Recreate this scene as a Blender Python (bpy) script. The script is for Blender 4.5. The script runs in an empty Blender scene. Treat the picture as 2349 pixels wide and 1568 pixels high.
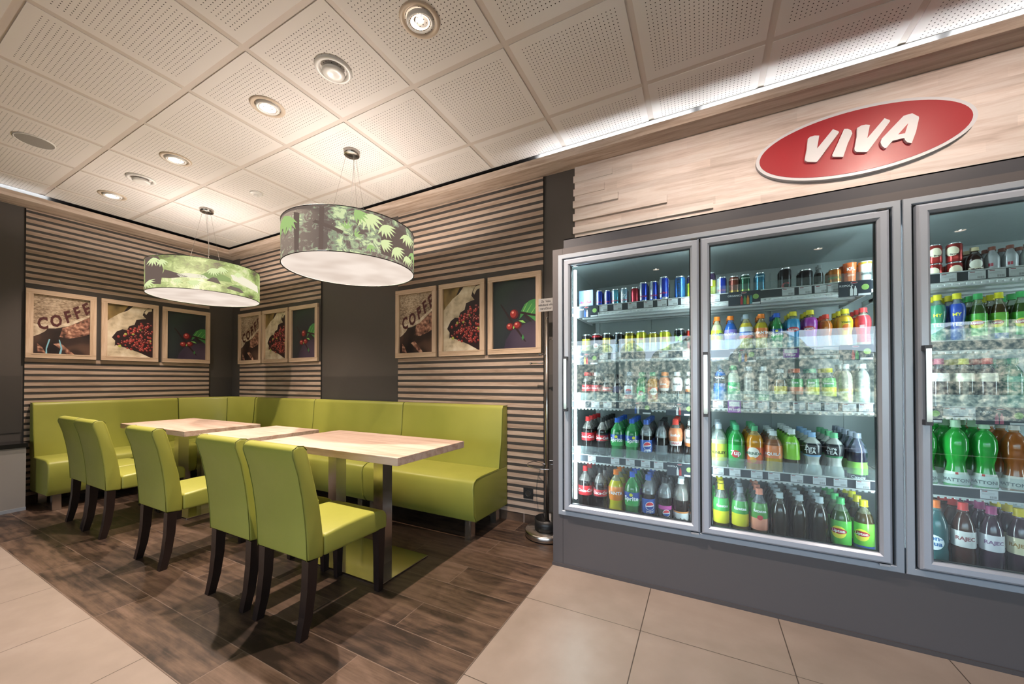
import bpy, bmesh, math, random
from mathutils import Vector, Matrix
random.seed(7)
PI = math.pi
S = bpy.context.scene
COL = S.collection

# ---------------------------------------------------------------- camera, sky, lights, exposure
CAM_Z = 1.2
cd = bpy.data.cameras.new('camera'); cam = bpy.data.objects.new('camera', cd); COL.objects.link(cam)
cd.sensor_fit = 'HORIZONTAL'; cd.sensor_width = 36.0
cd.lens = 36.0 * 852.0 / 2349.0
cd.shift_y = 79.7 / 2349.0
cd.clip_start = 0.05
cam.location = (0, 0, CAM_Z)
cam.rotation_euler = (PI / 2 + 0.0097, 0.0009, 0.4731)
S.camera = cam
S.view_settings.view_transform = 'Standard'
S.view_settings.look = 'None'
S.view_settings.gamma = 1.0
S.view_settings.use_curve_mapping = False
S.view_settings.exposure = 0.0
try:
    S.cycles.use_denoising = True
    S.cycles.transparent_max_bounces = 20
    S.cycles.max_bounces = 8
    S.cycles.sample_clamp_indirect = 6.0
    S.cycles.caustics_reflective = False
    S.cycles.caustics_refractive = False
except Exception:
    pass

def build_world():
    w = bpy.data.worlds.new('outside'); S.world = w; w.use_nodes = True
    N = w.node_tree.nodes; L = w.node_tree.links
    N.clear()
    out = N.new('ShaderNodeOutputWorld'); bg = N.new('ShaderNodeBackground')
    tc = N.new('ShaderNodeTexCoord'); sp = N.new('ShaderNodeSeparateXYZ')
    L.new(tc.outputs['Generated'], sp.inputs[0])
    no = N.new('ShaderNodeTexNoise'); no.inputs['Scale'].default_value = 130; no.inputs['Detail'].default_value = 8; no.inputs['Roughness'].default_value = 0.65
    L.new(tc.outputs['Generated'], no.inputs['Vector'])
    r = N.new('ShaderNodeValToRGB'); e = r.color_ramp.elements
    e[0].position = 0.40; e[0].color = (0.07, 0.11, 0.12, 1)
    e[1].position = 0.66; e[1].color = (0.95, 0.92, 0.76, 1)
    m = e.new(0.5); m.color = (0.30, 0.36, 0.32, 1)
    L.new(no.outputs[0], r.inputs[0])
    n2 = N.new('ShaderNodeTexNoise'); n2.inputs['Scale'].default_value = 7
    L.new(tc.outputs['Generated'], n2.inputs['Vector'])
    ad = N.new('ShaderNodeMath'); ad.operation = 'MULTIPLY_ADD'; ad.inputs[1].default_value = 0.26; ad.inputs[2].default_value = -0.055
    L.new(n2.outputs[0], ad.inputs[0])
    gt = N.new('ShaderNodeMath'); gt.operation = 'GREATER_THAN'
    L.new(sp.outputs[2], gt.inputs[0]); L.new(ad.outputs[0], gt.inputs[1])
    mx = N.new('ShaderNodeMix'); mx.data_type = 'RGBA'
    L.new(gt.outputs[0], mx.inputs[0]); L.new(r.outputs[0], mx.inputs[6]); mx.inputs[7].default_value = (0.72, 0.86, 1.0, 1)
    gl = N.new('ShaderNodeMath'); gl.operation = 'GREATER_THAN'; gl.inputs[1].default_value = -0.10
    L.new(sp.outputs[2], gl.inputs[0])
    m2 = N.new('ShaderNodeMix'); m2.data_type = 'RGBA'
    L.new(gl.outputs[0], m2.inputs[0]); m2.inputs[6].default_value = (0.16, 0.16, 0.15, 1); L.new(mx.outputs[2], m2.inputs[7])
    L.new(m2.outputs[2], bg.inputs[0]); bg.inputs[1].default_value = 8.0
    L.new(bg.outputs[0], out.inputs[0])
build_world()

def area(name, loc, rot, sx, sy, energy, color, portal=False):
    l = bpy.data.lights.new(name, 'AREA'); l.shape = 'RECTANGLE'; l.size = sx; l.size_y = sy
    l.energy = energy; l.color = color
    if portal:
        l.cycles.is_portal = True
    o = bpy.data.objects.new(name, l); o.location = loc; o.rotation_euler = rot; COL.objects.link(o); return o
# daylight through the shop window behind the photographer (opening x -3.4..4.8, z 0.5..2.2 at y -4)
area('window_portal', (0.7, -3.98, 1.35), (PI / 2, 0, 0), 8.2, 1.7, 1, (1, 1, 1), True)

# ---------------------------------------------------------------- materials
MATS = {}
def srgb(c):
    return tuple((v / 12.92 if v <= 0.04045 else ((v + 0.055) / 1.055) ** 2.4) for v in c)
def hexc(h):
    h = h.lstrip('#'); return srgb(tuple(int(h[i:i + 2], 16) / 255 for i in (0, 2, 4)))
def pset(b, name, val):
    if name in b.inputs: b.inputs[name].default_value = val
def mat(name, color=(0.5, 0.5, 0.5), rough=0.5, metal=0.0, spec=0.5, coat=0.0, emit=None, es=0.0):
    if name in MATS: return MATS[name]
    m = bpy.data.materials.new(name); m.use_nodes = True
    b = m.node_tree.nodes['Principled BSDF']
    b.inputs['Base Color'].default_value = (*color, 1); b.inputs['Roughness'].default_value = rough
    b.inputs['Metallic'].default_value = metal
    pset(b, 'Specular IOR Level', spec); pset(b, 'Coat Weight', coat); pset(b, 'Coat Roughness', 0.08)
    if emit: pset(b, 'Emission Color', (*emit, 1)); pset(b, 'Emission Strength', es)
    # a very faint surface variation keeps every material procedural
    N = m.node_tree.nodes; L = m.node_tree.links
    if not emit:
        t = N.new('ShaderNodeTexCoord'); n = N.new('ShaderNodeTexNoise'); n.inputs['Scale'].default_value = 35
        mp = N.new('ShaderNodeMapRange'); mp.inputs['To Min'].default_value = max(0.02, rough - 0.04); mp.inputs['To Max'].default_value = min(1, rough + 0.04)
        L.new(t.outputs['Object'], n.inputs['Vector']); L.new(n.outputs[0], mp.inputs[0]); L.new(mp.outputs[0], b.inputs['Roughness'])
    MATS[name] = m
    return m
def nodes(m): return m.node_tree.nodes, m.node_tree.links, m.node_tree.nodes['Principled BSDF']
def mixrgb(N, L, fac, a, b):
    x = N.new('ShaderNodeMix'); x.data_type = 'RGBA'
    for i, v in ((0, fac), (6, a), (7, b)):
        if isinstance(v, (int, float)): x.inputs[i].default_value = v
        elif isinstance(v, tuple): x.inputs[i].default_value = (*v[:3], 1)
        else: L.new(v, x.inputs[i])
    return x.outputs[2]
def mth(N, L, op, a, b=None, c=None):
    x = N.new('ShaderNodeMath'); x.operation = op
    for i, v in enumerate((a, b, c)):
        if v is None: continue
        if isinstance(v, (int, float)): x.inputs[i].default_value = v
        else: L.new(v, x.inputs[i])
    return x.outputs[0]
def coords(N, L, scale=(1, 1, 1), which='Object', loc=(0, 0, 0)):
    t = N.new('ShaderNodeTexCoord'); m = N.new('ShaderNodeMapping')
    m.inputs['Scale'].default_value = scale; m.inputs['Location'].default_value = loc
    L.new(t.outputs[which], m.inputs[0]); return m.outputs[0]
def noise(N, L, vec, scale, detail=3, dist=0.0, rough=0.5):
    n = N.new('ShaderNodeTexNoise'); n.inputs['Scale'].default_value = scale; n.inputs['Detail'].default_value = detail
    n.inputs['Distortion'].default_value = dist; n.inputs['Roughness'].default_value = rough
    L.new(vec, n.inputs['Vector']); return n.outputs[0]
def ramp(N, L, fac, stops):
    r = N.new('ShaderNodeValToRGB'); e = r.color_ramp.elements
    e[0].position, e[0].color = stops[0][0], (*stops[0][1], 1)
    e[1].position, e[1].color = stops[-1][0], (*stops[-1][1], 1)
    for p, c in stops[1:-1]:
        x = e.new(p); x.color = (*c, 1)
    L.new(fac, r.inputs[0]); return r.outputs[0]
def bump(N, L, b, h, strength=0.2, dist=0.01):
    x = N.new('ShaderNodeBump'); x.inputs['Strength'].default_value = strength; x.inputs['Distance'].default_value = dist
    L.new(h, x.inputs['Height']); L.new(x.outputs[0], b.inputs['Normal'])

def wood(name, light, mid, dark, axis='x', rough=0.45, fine=1.0, seg=None):
    if name in MATS: return MATS[name]
    m = mat(name, light, rough); N, L, b = nodes(m)
    st = {'x': (1, 14, 14), 'y': (14, 1, 14), 'z': (14, 14, 1)}[axis]
    v = coords(N, L, st)
    a = noise(N, L, v, 1.6 * fine, 5, 0.6)
    v2 = coords(N, L, tuple(q * 3 for q in st), loc=(3, 7, 1))
    c = noise(N, L, v2, 4.0 * fine, 3, 0.2)
    f = mth(N, L, 'ADD', mth(N, L, 'MULTIPLY', a, 0.75), mth(N, L, 'MULTIPLY', c, 0.25))
    col = ramp(N, L, f, [(0.32, dark), (0.46, mid), (0.58, light), (0.75, mid)])
    if seg:
        t = N.new('ShaderNodeTexCoord'); s = N.new('ShaderNodeSeparateXYZ'); L.new(t.outputs['Object'], s.inputs[0])
        row = mth(N, L, 'FLOOR', mth(N, L, 'DIVIDE', s.outputs[2], seg[1]))
        cx = mth(N, L, 'FLOOR', mth(N, L, 'ADD', mth(N, L, 'DIVIDE', s.outputs[0], seg[0]), mth(N, L, 'MULTIPLY', row, 0.41)))
        wn = N.new('ShaderNodeTexWhiteNoise'); wn.noise_dimensions = '2D'
        cb = N.new('ShaderNodeCombineXYZ'); L.new(row, cb.inputs[0]); L.new(cx, cb.inputs[1]); L.new(cb.outputs[0], wn.inputs[0])
        k = mth(N, L, 'MULTIPLY_ADD', wn.outputs[0], 0.16, 0.86)
        vm = N.new('ShaderNodeVectorMath'); vm.operation = 'SCALE'; L.new(col, vm.inputs[0]); L.new(k, vm.inputs['Scale'])
        col = vm.outputs[0]
    L.new(col, b.inputs['Base Color'])
    bump(N, L, b, c, 0.12, 0.002)
    return m

OAK = (hexc('b8a596'), hexc('a28d7d'), hexc('897667'))
M_SLATX = wood('oak_laminate_x', *OAK, 'x')
M_SLATY = wood('oak_laminate_y', *OAK, 'y')
M_FRX = wood('oak_frame_x', hexc('ccb6a0'), hexc('bba38b'), hexc('a38a74'), 'x')
M_FRY = wood('oak_frame_y', hexc('ccb6a0'), hexc('bba38b'), hexc('a38a74'), 'y')
M_FRZ = wood('oak_frame_z', hexc('ccb6a0'), hexc('bba38b'), hexc('a38a74'), 'z')
M_TABLE = wood('pale_oak_table_top', hexc('d2bcae'), hexc('c3a898'), hexc('ae9080'), 'x', 0.38)
M_TRIMX = wood('cornice_oak_x', hexc('cdbdb0'), hexc('b5a292'), hexc('957f6e'), 'x', 0.5)
M_TRIMY = wood('cornice_oak_y', hexc('cdbdb0'), hexc('b5a292'), hexc('957f6e'), 'y', 0.5)
M_CLAD = wood('fascia_oak', hexc('f1e8e4'), hexc('e3d5ce'), hexc('c6b5ac'), 'x', 0.5, 0.8, seg=(0.62, 0.052))
M_WALL = mat('charcoal_paint', hexc('4a4643'), 0.62)
M_WALL2 = mat('charcoal_dado', hexc('403d3b'), 0.55)
M_BOARD = mat('dark_slat_backing', hexc('3a3735'), 0.6)
M_STEEL = mat('brushed_steel', (0.58, 0.55, 0.52), 0.22, 1.0)
M_STEEL2 = mat('polished_plate', (0.52, 0.48, 0.42), 0.12, 1.0)
M_CHROME = mat('chrome', (0.55, 0.56, 0.58), 0.12, 1.0)
M_ALU = mat('satin_aluminium', (0.34, 0.39, 0.46), 0.36, 0.25)
M_ALU2 = mat('satin_aluminium_door', (0.40, 0.45, 0.54), 0.30, 0.25)
M_GREY = mat('grey_laminate', hexc('535053'), 0.42)
M_GREYD = mat('dark_grey_laminate', hexc('40424a'), 0.4)
M_BLACK = mat('black_rubber', (0.012, 0.012, 0.013), 0.4)
M_BLACKG = mat('black_gloss', (0.01, 0.01, 0.012), 0.12)
M_WHITE = mat('white_plastic', (0.80, 0.79, 0.77), 0.35)
M_CREAM = mat('cream_ring', hexc('c9b9a6'), 0.45)
M_WIRE = mat('white_wire', (0.72, 0.74, 0.73), 0.4)
M_LEGW = mat('dark_wenge', hexc('221816'), 0.35)
M_LINER = mat('cooler_liner', (0.36, 0.40, 0.40), 0.45)

def leather():
    m = mat('lime_faux_leather', hexc('929543'), 0.42, spec=0.45); N, L, b = nodes(m)
    v = coords(N, L)
    col = ramp(N, L, noise(N, L, v, 2.5, 2), [(0.3, hexc('8d913e')), (0.7, hexc('9a9c47'))])
    L.new(col, b.inputs['Base Color'])
    vo = N.new('ShaderNodeTexVoronoi'); vo.inputs['Scale'].default_value = 420; L.new(v, vo.inputs['Vector'])
    bump(N, L, b, vo.outputs[0], 0.10, 0.001)
    return m
M_LIME = leather()
M_PIPE = mat('lime_piping', hexc('767d33'), 0.5)

def emis(name, color, s):
    if name in MATS: return MATS[name]
    m = bpy.data.materials.new(name); m.use_nodes = True; N = m.node_tree.nodes; L = m.node_tree.links; N.clear()
    o = N.new('ShaderNodeOutputMaterial'); e = N.new('ShaderNodeEmission'); e.inputs[0].default_value = (*color, 1); e.inputs[1].default_value = s
    L.new(e.outputs[0], o.inputs[0]); MATS[name] = m; return m

def glassy(name, color, trans, rough=0.05, fres=1.45, tint=(1, 1, 1), boost=1.0):
    """thin clear sheet: part transparent, part coloured body, glossy reflection by angle"""
    if name in MATS: return MATS[name]
    m = bpy.data.materials.new(name); m.use_nodes = True; N = m.node_tree.nodes; L = m.node_tree.links; N.clear()
    o = N.new('ShaderNodeOutputMaterial'); t = N.new('ShaderNodeBsdfTransparent'); t.inputs[0].default_value = (*tint, 1)
    d = N.new('ShaderNodeBsdfDiffuse'); d.inputs[0].default_value = (*color, 1)
    g = N.new('ShaderNodeBsdfGlossy'); g.inputs['Roughness'].default_value = rough
    m1 = N.new('ShaderNodeMixShader'); m1.inputs[0].default_value = trans
    L.new(d.outputs[0], m1.inputs[1]); L.new(t.outputs[0], m1.inputs[2])
    f = N.new('ShaderNodeFresnel'); f.inputs[0].default_value = fres
    k = mth(N, L, 'MULTIPLY', f.outputs[0], boost)
    m2 = N.new('ShaderNodeMixShader'); L.new(k, m2.inputs[0]); L.new(m1.outputs[0], m2.inputs[1]); L.new(g.outputs[0], m2.inputs[2])
    L.new(m2.outputs[0], o.inputs[0]); MATS[name] = m; return m
M_DOORGLASS = glassy('door_glass', (0.5, 0.6, 0.6), 1.0, 0.0, 1.5, (0.88, 0.98, 0.99), 2.1)
M_WINGLASS = glassy('window_glass', (0.5, 0.6, 0.6), 1.0, 0.0, 1.45, (0.97, 1, 1), 1.0)
M_ACRYL = glassy('acrylic_guard', (0.75, 0.85, 0.85), 0.90, 0.03, 1.45, (0.93, 0.98, 0.98), 1.3)

# ---------------------------------------------------------------- mesh helpers
class MB:
    def __init__(s): s.v = []; s.f = []; s.m = []; s.mats = []; s.sm = []
    def mi(s, m):
        if m not in s.mats: s.mats.append(m)
        return s.mats.index(m)
    def add(s, vs, fs, m, smooth=False):
        o = len(s.v); k = s.mi(m); s.v += [tuple(v) for v in vs]
        for f in fs: s.f.append(tuple(i + o for i in f)); s.m.append(k); s.sm.append(smooth)
    def box(s, a, b, m):
        (x0, y0, z0), (x1, y1, z1) = a, b
        x0, x1 = min(x0, x1), max(x0, x1); y0, y1 = min(y0, y1), max(y0, y1); z0, z1 = min(z0, z1), max(z0, z1)
        s.add([(x0, y0, z0), (x1, y0, z0), (x1, y1, z0), (x0, y1, z0), (x0, y0, z1), (x1, y0, z1), (x1, y1, z1), (x0, y1, z1)],
              [(0, 3, 2, 1), (4, 5, 6, 7), (0, 1, 5, 4), (1, 2, 6, 5), (2, 3, 7, 6), (3, 0, 4, 7)], m)
    def lathe(s, prof, m, n=28, c=(0, 0), mf=None, cap=True):
        """prof: (r,z) list bottom to top; mf(i, ang)->material"""
        o = len(s.v)
        for r, z in prof:
            for k in range(n):
                a = 2 * PI * k / n; s.v.append((c[0] + r * math.cos(a), c[1] + r * math.sin(a), z))
        for i in range(len(prof) - 1):
            for k in range(n):
                k2 = (k + 1) % n
                s.f.append((o + i * n + k, o + i * n + k2, o + (i + 1) * n + k2, o + (i + 1) * n + k))
                mm = mf(i, 2 * PI * (k + 0.5) / n) if mf else m
                s.m.append(s.mi(mm)); s.sm.append(True)
        if cap:
            if prof[0][0] > 1e-5: s.f.append(tuple(o + k for k in reversed(range(n)))); s.m.append(s.mi(m)); s.sm.append(False)
            if prof[-1][0] > 1e-5: s.f.append(tuple(o + (len(prof) - 1) * n + k for k in range(n))); s.m.append(s.mi(m)); s.sm.append(False)
    def tube(s, pts, r, m, n=8, closed=False):
        P = [Vector(p) for p in pts]; o = len(s.v); N = len(P)
        for i, p in enumerate(P):
            if closed: d = P[(i + 1) % N] - P[i - 1]
            else: d = P[min(i + 1, N - 1)] - P[max(i - 1, 0)]
            d.normalize()
            up = Vector((0, 0, 1)) if abs(d.z) < 0.95 else Vector((1, 0, 0))
            a = d.cross(up).normalized(); b = a.cross(d)
            rr = r[i] if isinstance(r, (list, tuple)) else r
            for k in range(n):
                t = 2 * PI * k / n; s.v.append(tuple(p + a * (rr * math.cos(t)) + b * (rr * math.sin(t))))
        for i in range(N if closed else N - 1):
            j = (i + 1) % N
            for k in range(n):
                k2 = (k + 1) % n
                s.f.append((o + i * n + k, o + j * n + k, o + j * n + k2, o + i * n + k2)); s.m.append(s.mi(m)); s.sm.append(True)
        if not closed:
            s.f.append(tuple(o + k for k in range(n))); s.m.append(s.mi(m)); s.sm.append(False)
            s.f.append(tuple(o + (N - 1) * n + k for k in reversed(range(n)))); s.m.append(s.mi(m)); s.sm.append(False)
    def poly(s, pts, m):
        s.add(pts, [tuple(range(len(pts)))], m)
    def mesh(s, name):
        me = bpy.data.meshes.new(name); me.from_pydata(s.v, [], s.f)
        for m in s.mats: me.materials.append(m)
        me.polygons.foreach_set('material_index', s.m); me.polygons.foreach_set('use_smooth', s.sm)
        me.update(); return me
    def build(s, name, parent=None, loc=(0, 0, 0), rot=(0, 0, 0)):
        return link(name, s.mesh(name), parent, loc, rot)
def link(name, me, parent=None, loc=(0, 0, 0), rot=(0, 0, 0)):
    o = bpy.data.objects.new(name, me); COL.objects.link(o); o.location = loc; o.rotation_euler = rot
    if parent: o.parent = parent
    return o
def thing(name, label, cat, loc=(0, 0, 0), rot=(0, 0, 0), group=None):
    o = bpy.data.objects.new(name, None); COL.objects.link(o); o.location = loc; o.rotation_euler = rot
    return tag(o, label, cat, group)
def tag(o, label, cat, group=None):
    o['label'] = label; o['category'] = cat
    if group: o['group'] = group
    return o
def struct(o, label=None, cat=None):
    o['kind'] = 'structure'
    if label: o['label'] = label
    if cat: o['category'] = cat
    return o
def dup(o, parent=None):
    c = o.copy(); COL.objects.link(c)
    if parent: c.parent = parent
    for ch in o.children: dup(ch, c)
    return c
def rmesh(name, prof, x0, x1, m, bev=0.012, seg=3, axis='x', smooth=True):
    """side outline (a, z) swept between x0 and x1, rounded along all edges"""
    bm = bmesh.new()
    def P(x, a, z): return (x, a, z) if axis == 'x' else (a, x, z)
    A = [bm.verts.new(P(x0, a, z)) for a, z in prof]; B = [bm.verts.new(P(x1, a, z)) for a, z in prof]
    bm.faces.new(A); bm.faces.new(list(reversed(B)))
    n = len(prof)
    for i in range(n): bm.faces.new((A[i], B[i], B[(i + 1) % n], A[(i + 1) % n]))
    bmesh.ops.recalc_face_normals(bm, faces=bm.faces)
    if bev:
        ed = []
        for e in bm.edges:
            try: ang = e.calc_face_angle()
            except Exception: ang = 0
            if ang > 0.5: ed.append(e)
        bmesh.ops.bevel(bm, geom=ed, offset=bev, segments=seg, profile=0.5, affect='EDGES', clamp_overlap=True)
    me = bpy.data.meshes.new(name); bm.to_mesh(me); bm.free()
    me.materials.append(m)
    if smooth:
        me.polygons.foreach_set('use_smooth', [True] * len(me.polygons))
        try: me.set_sharp_from_angle(angle=math.radians(50))
        except Exception: pass
    me.update(); return me
_txt = {}
def text_mesh(s, size, depth=0.0, bold=0.0, shear=0.0):
    k = (s, round(size, 4), depth, bold, shear)
    if k in _txt: return _txt[k]
    c = bpy.data.curves.new('t', 'FONT'); c.body = s; c.size = size; c.align_x = 'CENTER'; c.align_y = 'CENTER'
    c.extrude = depth; c.offset = bold; c.shear = shear; c.resolution_u = 2; c.fill_mode = 'BOTH' if depth else 'FRONT'
    c.space_line = 0.85
    o = bpy.data.objects.new('t', c); COL.objects.link(o)
    bpy.context.view_layer.update()
    dg = bpy.context.evaluated_depsgraph_get()
    me = bpy.data.meshes.new_from_object(o.evaluated_get(dg))
    v = [tuple(p.co) for p in me.vertices]; f = [tuple(p.vertices) for p in me.polygons]
    bpy.data.objects.remove(o); bpy.data.curves.remove(c); bpy.data.meshes.remove(me)
    _txt[k] = (v, f); return _txt[k]
def put_text(mb, s, size, m, place, **kw):
    """place(u, v, w) -> world point"""
    v, f = text_mesh(s, size, **kw)
    mb.add([place(*p) for p in v], f, m)

# ---------------------------------------------------------------- the room
XW, YW, HC = -5.893, 2.862, 2.99
XE, YS = 5.2, -4.0

def tile_floor():
    m = mat('beige_floor_tile', hexc('b39c88'), 0.38); N, L, b = nodes(m)
    t = N.new('ShaderNodeTexCoord'); s = N.new('ShaderNodeSeparateXYZ'); L.new(t.outputs['Object'], s.inputs[0])
    v = coords(N, L)
    n = noise(N, L, v, 1.3, 6, 0.8); n2 = noise(N, L, v, 9, 4)
    f = mth(N, L, 'ADD', mth(N, L, 'MULTIPLY', n, 0.7), mth(N, L, 'MULTIPLY', n2, 0.3))
    col = ramp(N, L, f, [(0.30, hexc('857a71')), (0.52, hexc('93877e')), (0.72, hexc('9f948c'))])
    fx = mth(N, L, 'FRACT', mth(N, L, 'DIVIDE', s.outputs[0], 0.604))
    fy = mth(N, L, 'FRACT', mth(N, L, 'DIVIDE', s.outputs[1], 0.604))
    lx = mth(N, L, 'LESS_THAN', mth(N, L, 'MINIMUM', fx, mth(N, L, 'SUBTRACT', 1.0, fx)), 0.0036)
    ly = mth(N, L, 'LESS_THAN', mth(N, L, 'MINIMUM', fy, mth(N, L, 'SUBTRACT', 1.0, fy)), 0.0030)
    g = mth(N, L, 'MAXIMUM', lx, ly)
    L.new(mixrgb(N, L, g, col, hexc('4a423b')), b.inputs['Base Color'])
    bump(N, L, b, mth(N, L, 'SUBTRACT', 1.0, g), 0.4, 0.003)
    return m
M_TILE = tile_floor()
def plank_floor():
    m = mat('wood_look_floor_tile', hexc('6b5343'), 0.42); N, L, b = nodes(m)
    t = N.new('ShaderNodeTexCoord'); s = N.new('ShaderNodeSeparateXYZ'); L.new(t.outputs['Object'], s.inputs[0])
    P, Q = 0.215, 0.9375
    ry = mth(N, L, 'DIVIDE', mth(N, L, 'SUBTRACT', s.outputs[1], 0.72), P)
    row = mth(N, L, 'FLOOR', ry)
    odd = mth(N, L, 'MODULO', mth(N, L, 'ADD', row, 20.0), 2.0)
    rx = mth(N, L, 'DIVIDE', mth(N, L, 'ADD', mth(N, L, 'ADD', s.outputs[0], 1.345 + 0.469 + 9.375), mth(N, L, 'MULTIPLY', odd, -0.469)), Q)
    cell = mth(N, L, 'FLOOR', rx)
    cb = N.new('ShaderNodeCombineXYZ'); L.new(row, cb.inputs[0]); L.new(cell, cb.inputs[1])
    wn = N.new('ShaderNodeTexWhiteNoise'); wn.noise_dimensions = '2D'; L.new(cb.outputs[0], wn.inputs[0])
    mp = N.new('ShaderNodeMapping'); mp.inputs['Scale'].default_value = (1.1, 2.6, 1); L.new(t.outputs['Object'], mp.inputs[0])
    va = N.new('ShaderNodeVectorMath'); va.operation = 'MULTIPLY_ADD'
    L.new(wn.outputs['Color'], va.inputs[0]); va.inputs[1].default_value = (17, 17, 17); L.new(mp.outputs[0], va.inputs[2])
    wv = N.new('ShaderNodeTexWave'); wv.wave_type = 'BANDS'; wv.bands_direction = 'Y'; wv.inputs['Scale'].default_value = 2.2; wv.inputs['Distortion'].default_value = 14
    wv.inputs['Detail'].default_value = 5; wv.inputs['Detail Scale'].default_value = 0.7; wv.inputs['Detail Roughness'].default_value = 0.6; L.new(va.outputs[0], wv.inputs[0])
    n1 = noise(N, L, va.outputs[0], 2.4, 8, 0.9, 0.62)
    mp2 = N.new('ShaderNodeMapping'); mp2.inputs['Scale'].default_value = (4, 60, 1); L.new(va.outputs[0], mp2.inputs[0])
    n3 = noise(N, L, mp2.outputs[0], 1.0, 3, 0.4)
    f = mth(N, L, 'ADD', mth(N, L, 'MULTIPLY', wv.outputs['Fac'], 0.07), mth(N, L, 'MULTIPLY', n1, 0.72))
    f = mth(N, L, 'ADD', f, mth(N, L, 'MULTIPLY', n3, 0.22))
    f = mth(N, L, 'ADD', f, mth(N, L, 'MULTIPLY_ADD', wn.outputs[0], 0.16, -0.08))
    col = ramp(N, L, f, [(0.36, hexc('271d18')), (0.45, hexc('43342b')), (0.54, hexc('584639')), (0.68, hexc('6c584b'))])
    fy = mth(N, L, 'FRACT', ry); fx = mth(N, L, 'FRACT', rx)
    ly = mth(N, L, 'LESS_THAN', mth(N, L, 'MINIMUM', fy, mth(N, L, 'SUBTRACT', 1.0, fy)), 0.0085)
    lx = mth(N, L, 'LESS_THAN', mth(N, L, 'MINIMUM', fx, mth(N, L, 'SUBTRACT', 1.0, fx)), 0.0019)
    g = mth(N, L, 'MAXIMUM', lx, ly)
    L.new(mixrgb(N, L, mth(N, L, 'MULTIPLY', g, 0.75), col, hexc('7c6c62')), b.inputs['Base Color'])
    bump(N, L, b, f, 0.15, 0.002)
    return m
M_PLANK = plank_floor()

def ceiling_mat():
    m = mat('perforated_ceiling_tile', hexc('d6cdc6'), 0.7, spec=0.2); N, L, b = nodes(m)
    t = N.new('ShaderNodeTexCoord'); s = N.new('ShaderNodeSeparateXYZ'); L.new(t.outputs['Object'], s.inputs[0])
    def fr(o, org, pitch):
        return mth(N, L, 'FRACT', mth(N, L, 'DIVIDE', mth(N, L, 'ADD', o, 40 * pitch - org), pitch))
    CX, CY = 0.6285, 0.622
    tx = mth(N, L, 'MULTIPLY', fr(s.outputs[0], -0.93, CX), CX); ty = mth(N, L, 'MULTIPLY', fr(s.outputs[1], 1.73, CY), CY)
    D = 0.0205
    dx = mth(N, L, 'SUBTRACT', mth(N, L, 'FRACT', mth(N, L, 'DIVIDE', tx, D)), 0.5)
    dy = mth(N, L, 'SUBTRACT', mth(N, L, 'FRACT', mth(N, L, 'DIVIDE', ty, D)), 0.5)
    r = mth(N, L, 'SQRT', mth(N, L, 'ADD', mth(N, L, 'MULTIPLY', dx, dx), mth(N, L, 'MULTIPLY', dy, dy)))
    hole = mth(N, L, 'LESS_THAN', r, 0.135)
    def inside(q, size):
        return mth(N, L, 'MULTIPLY', mth(N, L, 'GREATER_THAN', q, 0.062), mth(N, L, 'LESS_THAN', q, size - 0.062))
    hole = mth(N, L, 'MULTIPLY', hole, mth(N, L, 'MULTIPLY', inside(tx, CX), inside(ty, CY)))
    L.new(mixrgb(N, L, hole, hexc('e4dfdb'), (0.03, 0.025, 0.02)), b.inputs['Base Color'])
    return m
M_CEIL = ceiling_mat()
M_GRID = mat('ceiling_grid', hexc('cfc5bd'), 0.6)

# floors
mb = MB(); mb.box((-0.877 + 0.270, YS + 0.0, -0.05), (XE + 0.27, 2.5, 0), M_TILE)
struct(mb.build('floor', loc=(-0.27, 1.876 - 1.812 * 1, 0)), 'large matt beige stone-look floor tiles with thin dark joints', 'floor')
bpy.data.objects['floor'].location = (-0.27, 0.064, 0)
mb = MB(); mb.box((XW, YS, -0.05), (-0.877, 0.716, 0), M_TILE)
o = mb.build('floor'); struct(o, 'large beige floor tiles in front of the dark wood-look floor', 'floor')
# shift the texture grid of the left field: the mesh is moved, its vertices moved back
for v in o.data.vertices: v.co.x += 2.766; v.co.y += 0.4
o.location = (-2.766, -0.4, 0)
mb = MB(); mb.box((XW, 0.716, -0.05), (-0.877, YW, 0), M_PLANK)
struct(mb.build('floor'), 'dark brown wood-look plank tile floor of the seating corner', 'floor')

# ceiling: grid plane with lay-in tiles hanging a little lower
mb = MB(); mb.box((XW, YS, HC + 0.0035), (XE, YW, HC + 0.06), M_GRID)
i0 = -8
for i in range(-9, 11):
    for j in range(-10, 3):
        x0 = -0.93 + i * 0.6285; y0 = 1.73 + j * 0.622
        a = (max(x0 + 0.017, XW), max(y0 + 0.017, YS)); b = (min(x0 + 0.6115, XE), min(y0 + 0.605, YW))
        if b[0] - a[0] < 0.03 or b[1] - a[1] < 0.03: continue
        mb.box((a[0], a[1], HC), (b[0], b[1], HC + 0.004), M_CEIL)
struct(mb.build('ceiling'), 'suspended ceiling of white perforated square tiles in a flush grid', 'ceiling')

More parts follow.
